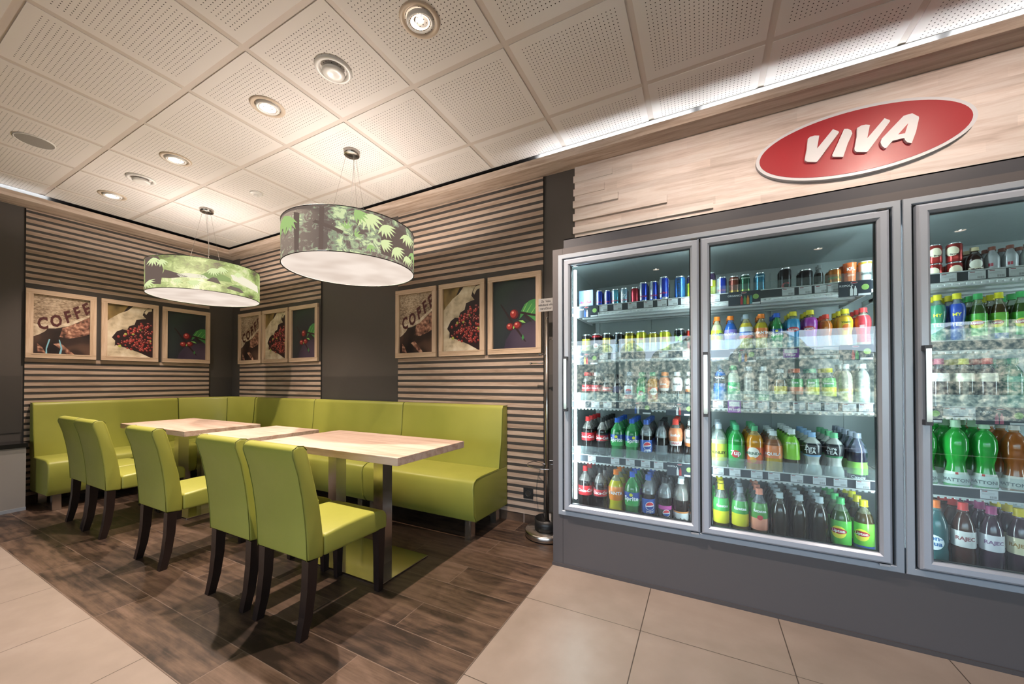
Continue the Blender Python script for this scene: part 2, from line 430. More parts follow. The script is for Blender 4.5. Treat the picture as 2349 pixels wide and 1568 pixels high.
# walls
mb = MB(); mb.box((XW - 0.1, YS, 0), (XW, YW + 0.1, HC + 0.05), M_WALL)
struct(mb.build('wall_left'), 'charcoal painted wall behind the left bench', 'wall')
mb = MB()
mb.box((XW, YW, 0), (-0.86, YW + 0.1, HC + 0.05), M_WALL)
mb.box((-0.86, YW, 2.10), (XE, YW + 0.1, HC + 0.05), M_WALL)
mb.box((XW, YW + 0.55, 0), (XE, YW + 0.6, 2.10), M_WALL)
struct(mb.build('wall_right'), 'charcoal painted wall behind the long bench and above the coolers', 'wall')
mb = MB()
mb.box((XW, YW - 0.004, 0.09), (-5.68, YW, 1.246), M_WALL2); mb.box((-3.96, YW - 0.004, 0.09), (-2.78, YW, 1.246), M_WALL2)
mb.box((-1.15, YW - 0.004, 0.09), (-0.87, YW, 1.246), M_WALL2)
mb.box((XW, YS, 0.70), (XW + 0.006, 1.04, 1.246), M_WALL2); mb.box((XW, 2.6, 0.09), (XW + 0.004, YW, 1.246), M_WALL2)
struct(mb.build('trim_1'), 'darker charcoal dado panels on the lower walls', 'dado')
M_BASE = M_PLANK
mb = MB(); mb.box((-2.9, YW - 0.010, 0), (-0.87, YW, 0.078), M_PLANK)
mb.box((-1.349, YW - 0.0105, 0), (-1.346, YW - 0.009, 0.078), M_GRID)
struct(mb.build('baseboard_right'), 'dark wood-look tile skirting along the right wall', 'skirting')
mb = MB(); mb.box((XW, 1.0, 0), (XW + 0.010, YW, 0.078), M_PLANK)
struct(mb.build('baseboard_left'), 'dark wood-look tile skirting along the left wall', 'skirting')
M_BACKW = mat('pale_wall_paint', hexc('b5aca4'), 0.7)
mb = MB(); mb.box((XE, YS - 0.1, 0), (XE + 0.1, YW + 0.6, HC + 0.05), M_BACKW)
struct(mb.build('wall_east'), 'pale painted side wall of the shop', 'wall')
mb = MB()
mb.box((XW - 0.1, YS - 0.12, 0), (-3.4, YS, HC + 0.05), M_BACKW); mb.box((4.8, YS - 0.12, 0), (XE, YS, HC + 0.05), M_BACKW)
mb.box((-3.4, YS - 0.12, 2.2), (4.8, YS, HC + 0.05), M_BACKW); mb.box((-3.4, YS - 0.12, 0), (4.8, YS, 0.5), M_GREYD)
struct(mb.build('wall_back'), 'shop front wall behind the photographer', 'wall')
w = struct(bpy.data.objects.new('window_1', None)); COL.objects.link(w); w['label'] = 'wide shop window behind the photographer'
mb = MB()
for x in (-3.4, -1.75, -0.1, 1.55, 3.2, 4.74): mb.box((x, YS - 0.10, 0.5), (x + 0.06, YS - 0.03, 2.2), M_GREYD)
mb.box((-3.4, YS - 0.10, 0.5), (4.8, YS - 0.03, 0.56), M_GREYD); mb.box((-3.4, YS - 0.10, 2.14), (4.8, YS - 0.03, 2.2), M_GREYD)
mb.build('window_frame', w)
mb = MB(); mb.poly([(-3.4, YS - 0.06, 0.5), (4.8, YS - 0.06, 0.5), (4.8, YS - 0.06, 2.2), (-3.4, YS - 0.06, 2.2)], M_WINGLASS)
mb.build('pane', w)

# wooden cornice hanging below the ceiling along both walls, with a light strip lying on top of it
TZ0, TZ1 = 2.895, 2.953
cor = thing('wooden_cornice', 'light oak cornice running below the ceiling along both walls', 'cornice')
mb = MB()
def prism(pts, z0, z1, m, mb):
    n = len(pts); mb.add([(x, y, z0) for x, y in pts] + [(x, y, z1) for x, y in pts],
        [tuple(range(n)), tuple(reversed(range(n, 2 * n)))] + [(i, (i + 1) % n + 0, (i + 1) % n + n, i + n) for i in range(n)], m)
XT, YT = -5.642, 2.690
mb.add([(XT, YT, TZ0), (XE, YT, TZ0), (XE, YW, TZ0), (XW, YW, TZ0)], [(0, 1, 2, 3)], M_TRIMX)
mb.add([(XT, YT, TZ0 + .02), (XE, YT, TZ0 + .02), (XE, YW, TZ0 + .02), (XW, YW, TZ0 + .02)], [(3, 2, 1, 0)], M_TRIMX)
mb.add([(XT, YT, TZ0), (XE, YT, TZ0), (XE, YT, TZ1), (XT, YT, TZ1)], [(0, 3, 2, 1)], M_TRIMX)
mb.add([(XT, YT, TZ1), (XE, YT, TZ1), (XE, YT + .02, TZ1), (XT - .02, YT + .02, TZ1)], [(0, 1, 2, 3)], M_TRIMX)
mb.add([(XT - .02, YT + .02, TZ0), (XE, YT + .02, TZ0), (XE, YT + .02, TZ1), (XT - .02, YT + .02, TZ1)], [(0, 1, 2, 3)], M_TRIMX)
mb.build('long_board', cor)
mb = MB()
mb.add([(XT, YS, TZ0), (XT, YT, TZ0), (XW, YW, TZ0), (XW, YS, TZ0)], [(0, 1, 2, 3)], M_TRIMY)
mb.add([(XT, YS, TZ0 + .02), (XT, YT, TZ0 + .02), (XW, YW, TZ0 + .02), (XW, YS, TZ0 + .02)], [(3, 2, 1, 0)], M_TRIMY)
mb.add([(XT, YS, TZ0), (XT, YT, TZ0), (XT, YT, TZ1), (XT, YS, TZ1)], [(0, 1, 2, 3)], M_TRIMY)
mb.add([(XT, YS, TZ1), (XT, YT, TZ1), (XT - .02, YT + .02, TZ1), (XT - .02, YS, TZ1)], [(0, 1, 2, 3)], M_TRIMY)
mb.add([(XT - .02, YS, TZ0), (XT - .02, YT + .02, TZ0), (XT - .02, YT + .02, TZ1), (XT - .02, YS, TZ1)], [(3, 2, 1, 0)], M_TRIMY)
mb.build('side_board', cor)
M_STRIP = emis('cove_tube_light', (0.93, 0.97, 1.0), 115.0)
for x0, x1 in ((-1.2, -0.05), (0.0, 1.15), (1.2, 2.35), (2.4, 3.55)):
    t = MB(); t.tube([(x0, 2.845, TZ0 + 0.028), (x1, 2.845, TZ0 + 0.028)], 0.006, M_STRIP, 8)
    o = t.build('cove_light_tube'); tag(o, 'hidden white light tube lying on the cornice above the coolers', 'light', 'cove light tubes above the coolers')
t = MB(); t.tube([(-5.85, 0.0, TZ0 + 0.028), (-5.85, 1.18, TZ0 + 0.028)], 0.006, emis('cove_tube_dim', (0.93, 0.97, 1.0), 45.0), 8)
tag(t.build('cove_light_tube'), 'hidden light tube on the cornice above the grey counter', 'light')

mb = MB(); mb.box((XW, YT + .012, HC - .0015), (XE, YW, HC - .0005), M_BLACK); mb.box((XW, YS, HC - .0015), (XT - .012, YT + .012, HC - .0005), M_BLACK)  # black strip paints in the shade of the slot above the cornice
struct(mb.build('trim_2'), 'dark shadow gap profile at the edge of the ceiling', 'trim')

# ---------------------------------------------------------------- slatted panels
Z0P, Z1P = 1.427, 2.107
def slat_panel(a, b, label, side):
    mb = MB(); T = 0.014
    def bx(p, q, z0, z1, d0, d1, m):
        if side == 'x': mb.box((p, YW - d1, z0), (q, YW - d0, z1), m)
        else: mb.box((XW + d0, p, z0), (XW + d1, q, z1), m)
    bx(a, b, 0.078, 2.889, 0.001, T, M_BOARD)
    z = 0.078
    while z < 2.88:
        if z < Z0P - .03 or z > Z1P - .005: bx(a, b, z, min(z + 0.0345, 2.889), T, T + 0.0025, M_SLATX if side == 'x' else M_SLATY)
        z += 0.0595
    o = mb.build('slatted_wall_panel'); tag(o, label, 'wall panel', 'slatted wall panels'); return o
slat_panel(1.056, 2.578, 'oak-striped slatted wall panel on the left wall, reaching the counter', 'y')
slat_panel(-5.675, -3.970, 'narrow-looking striped slatted wall panel right of the room corner', 'x')
slat_panel(-2.765, -1.165, 'striped slatted wall panel beside the coat stand, reaching the floor', 'x')

# ---------------------------------------------------------------- framed pictures
def burlap():
    m = mat('print_burlap', rough=0.45); N, L, b = nodes(m); v = coords(N, L)
    a = noise(N, L, coords(N, L, (60, 60, 230)), 1.0, 2); c = noise(N, L, v, 3.5, 4)
    wx = N.new('ShaderNodeTexChecker'); wx.inputs['Scale'].default_value = 260; L.new(v, wx.inputs[0])
    f = mth(N, L, 'ADD', mth(N, L, 'MULTIPLY', a, 0.55), mth(N, L, 'MULTIPLY', c, 0.45))
    col = ramp(N, L, f, [(0.34, hexc('4a392e')), (0.46, hexc('94806a')), (0.58, hexc('cdbba4'))])
    L.new(mixrgb(N, L, mth(N, L, 'MULTIPLY', wx.outputs[1], 0.18), col, hexc('3a2b22')), b.inputs[0]); return m
def blotch(name, stops, sc=4, det=3, stretch=(1, 1, 1)):
    m = mat(name, rough=0.42); N, L, b = nodes(m)
    L.new(ramp(N, L, noise(N, L, coords(N, L, stretch), sc, det, 0.3), stops), b.inputs[0]); return m
PM = dict(
    burlap=burlap(),
    darkcloth=blotch('print_dark_cloth', [(0.40, hexc('191214')), (0.55, hexc('382925')), (0.70, hexc('7a5c4c'))], 3.2, 2),
    beans=blotch('print_blurred_beans', [(0.35, hexc('3d2a24')), (0.55, hexc('8d6353')), (0.7, hexc('c9a189'))], 26, 2),
    cream=blotch('print_cream_fold', [(0.35, hexc('9d8a74')), (0.6, hexc('d2c6b2'))], 16, 3),
    ink=mat('print_maroon_ink', hexc('471a1b'), 0.5),
    sack=blotch('print_sack', [(0.3, hexc('8f8069')), (0.5, hexc('c9bca2')), (0.7, hexc('e0d8c6'))], 9, 5, (1, 1, 1)),
    olive=blotch('print_olive_back', [(0.35, hexc('4b3d25')), (0.6, hexc('8c7547'))], 6, 2),
    pit=mat('print_dark_pit', hexc('25161a'), 0.45),
    red=mat('print_cherry_red', hexc('93302f'), 0.4), red2=mat('print_cherry_dark', hexc('571a21'), 0.4),
    hi=mat('print_cherry_light', hexc('e39a8c'), 0.4), lime=mat('print_unripe', hexc('9fb04d'), 0.4),
    night=blotch('print_night_green', [(0.35, hexc('20242f')), (0.52, hexc('272f33')), (0.70, hexc('2d4038'))], 2.2, 1),
    mauve=blotch('print_mauve', [(0.35, hexc('332b3e')), (0.65, hexc('4a3f52'))], 3, 1),
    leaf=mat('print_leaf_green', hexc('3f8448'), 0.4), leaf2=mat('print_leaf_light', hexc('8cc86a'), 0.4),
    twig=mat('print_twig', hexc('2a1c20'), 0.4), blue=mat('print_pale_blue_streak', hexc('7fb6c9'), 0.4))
def picture(a, b, z0, z1, kind, label, side, glare=False):
    """a..b along the wall seen left to right, z0..z1; frame stands 25 mm off the panel"""
    W = b - a; H = z1 - z0; F = 0.047
    if side == 'x': root = thing('framed_picture', label, 'picture', (a, YW - 0.0165, z0), (0, 0, 0), 'framed coffee pictures')
    else: root = thing('framed_picture', label, 'picture', (XW + 0.0165, a, z0), (0, 0, PI / 2), 'framed coffee pictures')
    # local frame: x along wall, y = towards the wall (+) , z up
    fr = MB()
    for (p, q, r, s_, m) in ((0, 0, W, F, M_FRX), (0, H - F, W, H, M_FRX), (0, F, F, H - F, M_FRZ), (W - F, F, W, H - F, M_FRZ)):
        fr.box((p, -0.026, q), (r, 0, s_), m)
    i = F - 0.012
    for (p, q, r, s_, m) in ((i, i, W - i, F, M_FRX), (i, H - F, W - i, H - i, M_FRX)): fr.box((p, -0.028, q), (r, -0.02, s_), m)
    fr.build('picture_frame', root)
    pr = MB(); w, h = W - 2 * F, H - 2 * F
    def P(u, v, k=0): return (F + u * w, -0.008 - 0.0004 * k, F + v * h)
    def poly(pts, key, k):
        pr.poly([P(max(0, min(1, u)), max(0, min(1, v)), k) for u, v in pts], PM[key])
    def ell(cu, cv, ru, rv, key, k, n=16, rot=0):
        pts = []
        for j in range(n):
            t = 2 * PI * j / n; x = ru * math.cos(t); y = rv * math.sin(t) * 1.0
            pts.append((cu + x * math.cos(rot) - y * math.sin(rot), cv + x * math.sin(rot) + y * math.cos(rot)))
        poly(pts, key, k)
    if kind == 'coffee':
        poly([(0, 0), (1, 0), (1, 1), (0, 1)], 'burlap', 0)
        poly([(0, 0), (1, 0), (1, .69), (.85, .62), (.62, .50), (.38, .44), (.2, .43), (0, .46)], 'darkcloth', 1)
        poly([(.45, .30), (.62, .28), (.85, .33), (1, .38), (1, .69), (.85, .62), (.62, .50), (.5, .46)], 'beans', 2)
        poly([(0, .47), (.08, .43), (.22, .43), (.36, .445), (.60, .50), (.80, .595), (1, .70), (1, .735), (.80, .65), (.6, .56), (.4, .51), (.2, .50), (0, .49)], 'cream', 3)
        poly([(0, .28), (.1, .32), (.2, .38), (.24, .43), (.1, .44), (0, .46)], 'cream', 2)
        poly([(.08, 0), (.22, 0), (.16, .10), (.07, .17)], 'beans', 2)
        poly([(.34, .17), (.46, .20), (.72, 0), (.60, 0)], 'beans', 2)
        if glare:  # pale blue streaks paint a reflection onto this one picture
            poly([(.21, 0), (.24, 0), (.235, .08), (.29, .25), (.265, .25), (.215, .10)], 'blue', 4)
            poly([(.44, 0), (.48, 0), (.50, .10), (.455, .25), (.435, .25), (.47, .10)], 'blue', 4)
        for ch, u, v, r in (('C', .16, .505, .10), ('O', .39, .565, .24), ('F', .60, .655, .36), ('F', .77, .745, .42), ('E', .94, .83, .46)):
            vv, ff = text_mesh(ch, 0.165, bold=0.006)
            ca, sa = math.cos(r), math.sin(r)
            kx = w / 0.42
            pts = [(F + u * w + (p[0] * ca - p[1] * sa) * kx * 0.66, F + v * h + (p[0] * sa + p[1] * ca) * 1.0) for p in vv]
            pts = [(min(max(x, F), W - F), z) for x, z in pts]
            pr.add([(x, -0.008 - 0.0004 * 5, z) for x, z in pts], ff, PM['ink'])
    elif kind == 'sack':
        poly([(0, 0), (1, 0), (1, 1), (0, 1)], 'pit', 0)
        poly([(0, .66), (0, 1), (.45, 1), (.30, .82), (.10, .72)], 'olive', 1)
        poly([(0, 0), (.20, 0), (.16, .20), (.17, .30), (.10, .36), (.20, .48), (.32, .53), (.42, .52), (.46, .60), (.58, .64), (.62, .74),
              (.76, .77), (.84, .78), (.76, .85), (.80, .93), (.88, 1), (.55, 1), (.42, .90), (.25, .83), (.06, .71), (0, .66)], 'sack', 2)
        poly([(.08, 0), (.95, 0), (.70, .09), (.42, .17), (.18, .22), (.12, .12)], 'sack', 3)
        poly([(.84, .86), (.80, .90), (.86, .98), (.97, 1), (.98, .95), (.90, .93)], 'sack', 2)
        rnd = random.Random(5)
        for n in range(170):
            u = rnd.uniform(.22, .99); v = rnd.uniform(.12, .70)
            if v > 0.25 + 0.62 * u or v < 0.26 - 0.22 * u or (u < .34 and v > .44): continue
            r = rnd.uniform(.022, .036); c = rnd.choice(('red', 'red', 'red2', 'red', 'red2', 'lime') if n % 3 == 0 else ('red', 'red2', 'red'))
            ell(u, v, r, r * 0.72, c, 3 + (n % 8) * 0.5, 12); ell(u - r * .3, v + r * .28, r * .36, r * .2, 'hi', 7.4, 8)
    else:
        poly([(0, 0), (1, 0), (1, 1), (0, 1)], 'night', 0)
        poly([(.26, 0), (1, 0), (1, .40), (.80, .36), (.45, .27), (.30, .12)], 'mauve', 1)
        poly([(.17, .66), (.20, .66), (.50, .37), (.78, .08), (.73, .10), (.46, .34)], 'twig', 2)
        poly([(.62, .42), (.66, .54), (.74, .63), (.86, .68), (.97, .69), (1, .68), (1, .36), (.88, .43), (.74, .50)], 'leaf', 3)
        poly([(.60, .40), (.70, .40), (.76, .36), (.68, .37)], 'leaf2', 3)
        for (p, q) in (((.70, .53), (.80, .65)), ((.78, .51), (.90, .63)), ((.88, .49), (.98, .58))):
            poly([p, (p[0] + .012, p[1] - .004), (q[0] + .006, q[1]), q], 'leaf2', 4)
        poly([(.56, .42), (.64, .50), (1, .44), (1, .47), (.66, .53), (.60, .50)], 'twig', 4)
        poly([(.70, .50), (.78, .42), (.90, .36), (.84, .44)], 'twig', 4)
        for cu, cv, ru, rv in ((.50, .50, .095, .072), (.41, .32, .09, .055), (.58, .335, .09, .055)):
            ell(cu, cv, ru, rv, 'red2', 5, 24); ell(cu - .02, cv + .006, ru * .74, rv * .78, 'red', 6, 24); ell(cu - .03, cv + rv * .35, ru * .28, rv * .24, 'hi', 7, 12)
        poly([(.47, .30), (.49, .33), (.51, .31), (.49, .28)], 'leaf2', 7); poly([(.67, .15), (.70, .20), (.73, .15), (.70, .11)], 'leaf', 6)
    pr.build('print', root)
    return root
Z0P, Z1P = 1.427, 2.107
kinds = (('coffee', 'oak-framed picture of a burlap sack lettered COFFE'), ('sack', 'oak-framed picture of red coffee cherries spilling in a pale sack'), ('berry', 'oak-framed picture of three red berries with a green leaf'))
for k, (kd, lb) in enumerate(kinds):
    a = (1.056, 1.567, 2.086)[k]; b = (1.530, 2.047, 2.577)[k]
    picture(a, b, Z0P, Z1P, kd, lb + ', on the left wall', 'y', kd == 'coffee')
    a = -5.672 + k * 0.569
    picture(a, a + 0.535, Z0P, Z1P, kd, lb + ', right of the corner', 'x')
    a = (-2.777, -2.227, -1.685)[k]; b = (-2.261, -1.722, -1.176)[k]
    picture(a, b, Z0P, Z1P, kd, lb + ', above the bench end', 'x')

# ---------------------------------------------------------------- corner bench
def bench():
    root = thing('corner_bench', 'long lime green upholstered corner bench along both walls', 'bench', (0, 0, 0))
    B0 = YW - 0.018
    def seat_prof(f=2.300, bk=B0):
        return [(f + 0.045, 0.140), (f + 0.010, 0.20), (f, 0.40), (f + 0.012, 0.445), (f + 0.05, 0.466), (f + 0.12, 0.472), (bk, 0.468), (bk, 0.128)]
    def back_prof(bk=B0):
        return [(2.695, 0.455), (2.735, 0.72), (2.752, 0.965), (2.765, 0.984), (2.785, 0.988), (bk, 0.984), (bk, 0.455)]
    xs = [-5.10, -3.95, -2.655, -1.497]
    for p, q in zip(xs[:-1], xs[1:]):
        link('seat', rmesh('seat', seat_prof(), p + 0.002, q - 0.002, M_LIME, 0.014, 4), root)
    xb = [-5.13, -3.95, -2.61, -1.497]
    for p, q in zip(xb[:-1], xb[1:]):
        link('backrest', rmesh('backrest', back_prof(), p + 0.002, q - 0.002, M_LIME, 0.012, 4), root)
    # left arm, mirrored: profile in x, swept along y
    def mir(pr, off): return [(XW + (YW - a) * 1.0 + off, z) for a, z in pr]
    link('seat', rmesh('seat', mir(seat_prof(), 0.03), 1.090, 2.218, M_LIME, 0.014, 4, axis='y'), root)
    link('backrest', rmesh('backrest', mir(back_prof(), 0.0), 1.090, 2.218, M_LIME, 0.012, 4, axis='y'), root)
    # corner unit: curved back in two upholstered panels, one seat block
    def curved(pts):
        rings = []
        prof = [(0.0, 0.455), (0.040, 0.72), (0.057, 0.965), (0.070, 0.984), (0.090, 0.988)]
        n = len(pts); mb = MB(); vs = []; N = len(prof) + 2
        for i in range(n):
            d = Vector(pts[min(i + 1, n - 1)]) - Vector(pts[max(i - 1, 0)]); d.normalize(); nr = Vector((-d.y, d.x))
            for o_, z in prof:
                vs.append((pts[i][0] + nr.x * (o_ - 0.057), pts[i][1] + nr.y * (o_ - 0.057), z))
            t = Vector(pts[i]) + nr * 0.09
            bx, by = max(XW + 0.019, min(t.x, 0)), min(B0, t.y)
            vs.append((XW + 0.019 if i <= n // 2 and True else bx, by if i <= n // 2 else B0, 0.984)); vs.append((vs[-1][0], vs[-1][1], 0.455))
        fs = []
        for i in range(n - 1):
            for j in range(N - 1): fs.append((i * N + j, (i + 1) * N + j, (i + 1) * N + j + 1, i * N + j + 1))
        mb.add(vs, fs, M_LIME, True); return mb
    c = []
    P0, P1, P2, P3 = Vector((-5.783, 2.222)), Vector((-5.75, 2.60)), Vector((-5.62, 2.75)), Vector((-5.134, 2.752))
    for i in range(17):
        t = i / 16; p = P0 * (1 - t) ** 3 + P1 * 3 * t * (1 - t) ** 2 + P2 * 3 * t * t * (1 - t) + P3 * t ** 3
        c.append((p.x, p.y))
    curved(c[:10]).build('backrest', root); curved(c[9:]).build('backrest', root)
    mb = MB(); mb.tube([(c[9][0] + .004, c[9][1] - .004, 0.975), (c[9][0] + .020, c[9][1] - .018, 0.72), (c[9][0] + .05, c[9][1] - .045, 0.48)], 0.0025, M_PIPE, 6); mb.build('seam', root)
    link('seat', rmesh('seat', [(2.222, 0.14), (2.222, 0.472), (B0, 0.472), (B0, 0.14)], XW + 0.018, -5.104, M_LIME, 0.02, 3), root)
    # piping along the section ends
    for x in (-5.13, -3.95, -2.61, -1.499):
        mb = MB(); mb.tube([(x, a, z) for a, z in ((2.694, 0.47), (2.734, 0.72), (2.751, 0.962), (2.766, 0.983), (2.84, 0.985))], 0.0022, M_PIPE, 6); mb.build('piping', root)
    for x in (-3.95, -2.655, -1.499):
        mb = MB(); mb.tube([(x, a, z) for a, z in ((2.345, 0.14), (2.310, 0.20), (2.300, 0.40), (2.312, 0.444), (2.35, 0.466), (2.42, 0.472), (2.69, 0.470))], 0.0022, M_PIPE, 6); mb.build('piping', root)
    for y in (1.092, 2.220):
        mb = MB(); mb.tube([(XW + (YW - a), y, z) for a, z in ((2.694, 0.47), (2.734, 0.72), (2.751, 0.962), (2.766, 0.983), (2.84, 0.985))], 0.0022, M_PIPE, 6); mb.build('piping', root)
    legs = [(-1.575, 2.375), (-1.575, 2.755), (-2.58, 2.375), (-2.73, 2.375), (-2.58, 2.755), (-2.73, 2.755), (-3.88, 2.375), (-4.02, 2.375), (-5.03, 2.375), (-5.16, 2.375),
            (-5.375, 1.155), (-5.80, 1.155), (-5.375, 2.14), (-5.375, 2.28)]
    for x, y in legs:
        mb = MB(); mb.box((x - .028, y - .028, 0), (x + .028, y + .028, 0.155), M_STEEL); mb.build('leg', root)
    return root
bench()

# ---------------------------------------------------------------- tables
def table(x0, x1, y0, y1, cols, plate, label):
    root = thing('dining_table', label, 'table', ((x0 + x1) / 2, (y0 + y1) / 2, 0), (0, 0, 0), 'oak tables of the seating corner')
    ox, oy = (x0 + x1) / 2, (y0 + y1) / 2
    me = rmesh('table_top', [(y0 - oy, 0.741), (y1 - oy, 0.741), (y1 - oy, 0.785), (y0 - oy, 0.785)], x0 - ox, x1 - ox, M_TABLE, 0.0015, 1, smooth=False)
    link('table_top', me, root)
    for cx in cols:
        mb = MB(); c = cx - ox
        mb.box((c - .041, 1.80 - .041 - oy, 0.010), (c + .041, 1.80 + .041 - oy, 0.738), M_STEEL)
        mb.box((c - .09, 1.80 - .09 - oy, 0.736), (c + .09, 1.80 + .09 - oy, 0.7405), M_STEEL); mb.build('column', root)
    me = rmesh('base_plate', [(1.585 - oy, 0.0), (2.005 - oy, 0.0), (2.005 - oy, 0.010), (1.585 - oy, 0.010)], plate[0] - ox, plate[1] - ox, M_STEEL2, 0.002, 1, smooth=False)
    link('base_plate', me, root)
    return root
table(-2.710, -1.452, 1.493, 2.117, (-2.325, -1.880), (-2.525, -1.670), 'long oak table nearest the coolers on two steel columns')
table(-3.498, -2.900, 1.465, 2.065, (-3.185,), (-3.40, -2.98), 'small square oak table between the two long ones')
table(-5.036, -3.761, 1.483, 2.070, (-4.62, -4.175), (-4.83, -3.972), 'long oak table farthest from the coolers, by the left bench')

# ---------------------------------------------------------------- chairs
def chair():
    root = thing('dining_chair', 'lime green chair', 'chair', (0, 0, 0), (0, 0, 0), 'lime green dining chairs')
    W = 0.200
    back = [(0.000, 0.360), (-0.004, 0.45), (-0.012, 0.55), (-0.026, 0.66), (-0.046, 0.77), (-0.072, 0.86), (-0.070, 0.888), (-0.048, 0.902), (-0.018, 0.898), (-0.002, 0.878),
            (0.018, 0.80), (0.042, 0.70), (0.064, 0.60), (0.078, 0.50), (0.085, 0.43), (0.085, 0.350)]
    link('backrest', rmesh('backrest', back, -W, W, M_LIME, 0.010, 3), root)
    seat = [(0.086, 0.350), (0.086, 0.455), (0.20, 0.466), (0.32, 0.470), (0.42, 0.466), (0.475, 0.452), (0.492, 0.425), (0.492, 0.348)]
    link('seat', rmesh('seat', seat, -W, W, M_LIME, 0.020, 4), root)
    for s in (-1, 1):
        mb = MB(); mb.tube([(s * (W - .004), a, z) for a, z in back[:10]], 0.0018, M_PIPE, 6); mb.build('piping', root)
    for s in (-1, 1):
        x = s * (W - 0.027)
        mb = MB(); sec = []
        for z, y, r in ((0.356, 0.032, 0.0245), (0.22, 0.026, 0.023), (0.10, 0.012, 0.021), (0.0, -0.010, 0.0185)):
            sec.append([(x - r, y - r, z), (x + r, y - r, z), (x + r, y + r, z), (x - r, y + r, z)])
        v = [p for q in sec for p in q]; f = [(3, 2, 1, 0), (12, 13, 14, 15)]
        # sections run downwards
        f = [(0, 1, 2, 3), (15, 14, 13, 12)] + [(k * 4 + j, (k + 1) * 4 + j, (k + 1) * 4 + (j + 1) % 4, k * 4 + (j + 1) % 4) for k in range(3) for j in range(4)]
        mb.add(v, f, M_LEGW); mb.build('leg', root)
        mb = MB(); sec = []
        for z, r in ((0.356, 0.0245), (0.0, 0.0165)):
            y = 0.452
            sec.append([(x - r, y - r, z), (x + r, y - r, z), (x + r, y + r, z), (x - r, y + r, z)])
        v = [p for q in sec for p in q]
        mb.add(v, [(0, 1, 2, 3), (7, 6, 5, 4)] + [(j, 4 + j, 4 + (j + 1) % 4, (j + 1) % 4) for j in range(4)], M_LEGW); mb.build('leg', root)
    return root
ch0 = chair()
for k, (x, y, lab) in enumerate(((-1.830, 1.105, 'lime green chair nearest the coolers, its whole side in view'),
                         (-2.306, 1.110, 'lime green chair second from the coolers, back overlapped by its neighbour'),
                         (-3.232, 1.105, 'lime green chair standing alone, in the middle of the five'),
                         (-4.236, 1.112, 'lime green chair fourth from the coolers, overlapping the last one'),
                         (-4.662, 1.122, 'lime green chair farthest from the coolers, mostly hidden by its neighbour'))):
    c = ch0 if k == 0 else dup(ch0)
    c.location = (x, y, 0); c['label'] = lab

# ---------------------------------------------------------------- grey counter at the far left
ct = thing('counter', 'low pale grey counter with black worktop at the left edge', 'counter', (XW, 0.3, 0))
mb = MB(); mb.box((0.012, -2.0, 0.03), (0.288, 0.722, 0.583), mat('pale_grey_laminate', hexc('8c8a88'), 0.5)); mb.build('body', ct)
mb = MB(); mb.box((0.012, -2.0, 0.0), (0.292, 0.724, 0.03), M_ALU); mb.build('plinth', ct)
mb = MB(); mb.box((0.012, -2.0, 0.583), (0.300, 0.732, 0.622), M_BLACKG); mb.build('worktop', ct)

# ---------------------------------------------------------------- wall socket, coat stand
sk = thing('wall_socket', 'black power socket low on the striped panel beside the bench', 'socket', (-1.302, YW - 0.0165, 0.254))
mb = MB(); mb.box((-0.043, -0.010, -0.043), (0.043, 0, 0.043), M_BLACK); mb.build('cover', sk)
mb = MB(); mb.lathe([(0.026, 0), (0.026, 0.002), (0.022, 0.002), (0.020, -0.006), (0.0, -0.006)], mat('socket_well', (0.03, 0.028, 0.026), 0.3), 20)
o = mb.build('well', sk, (0, -0.0105, 0), (PI / 2, 0, 0))

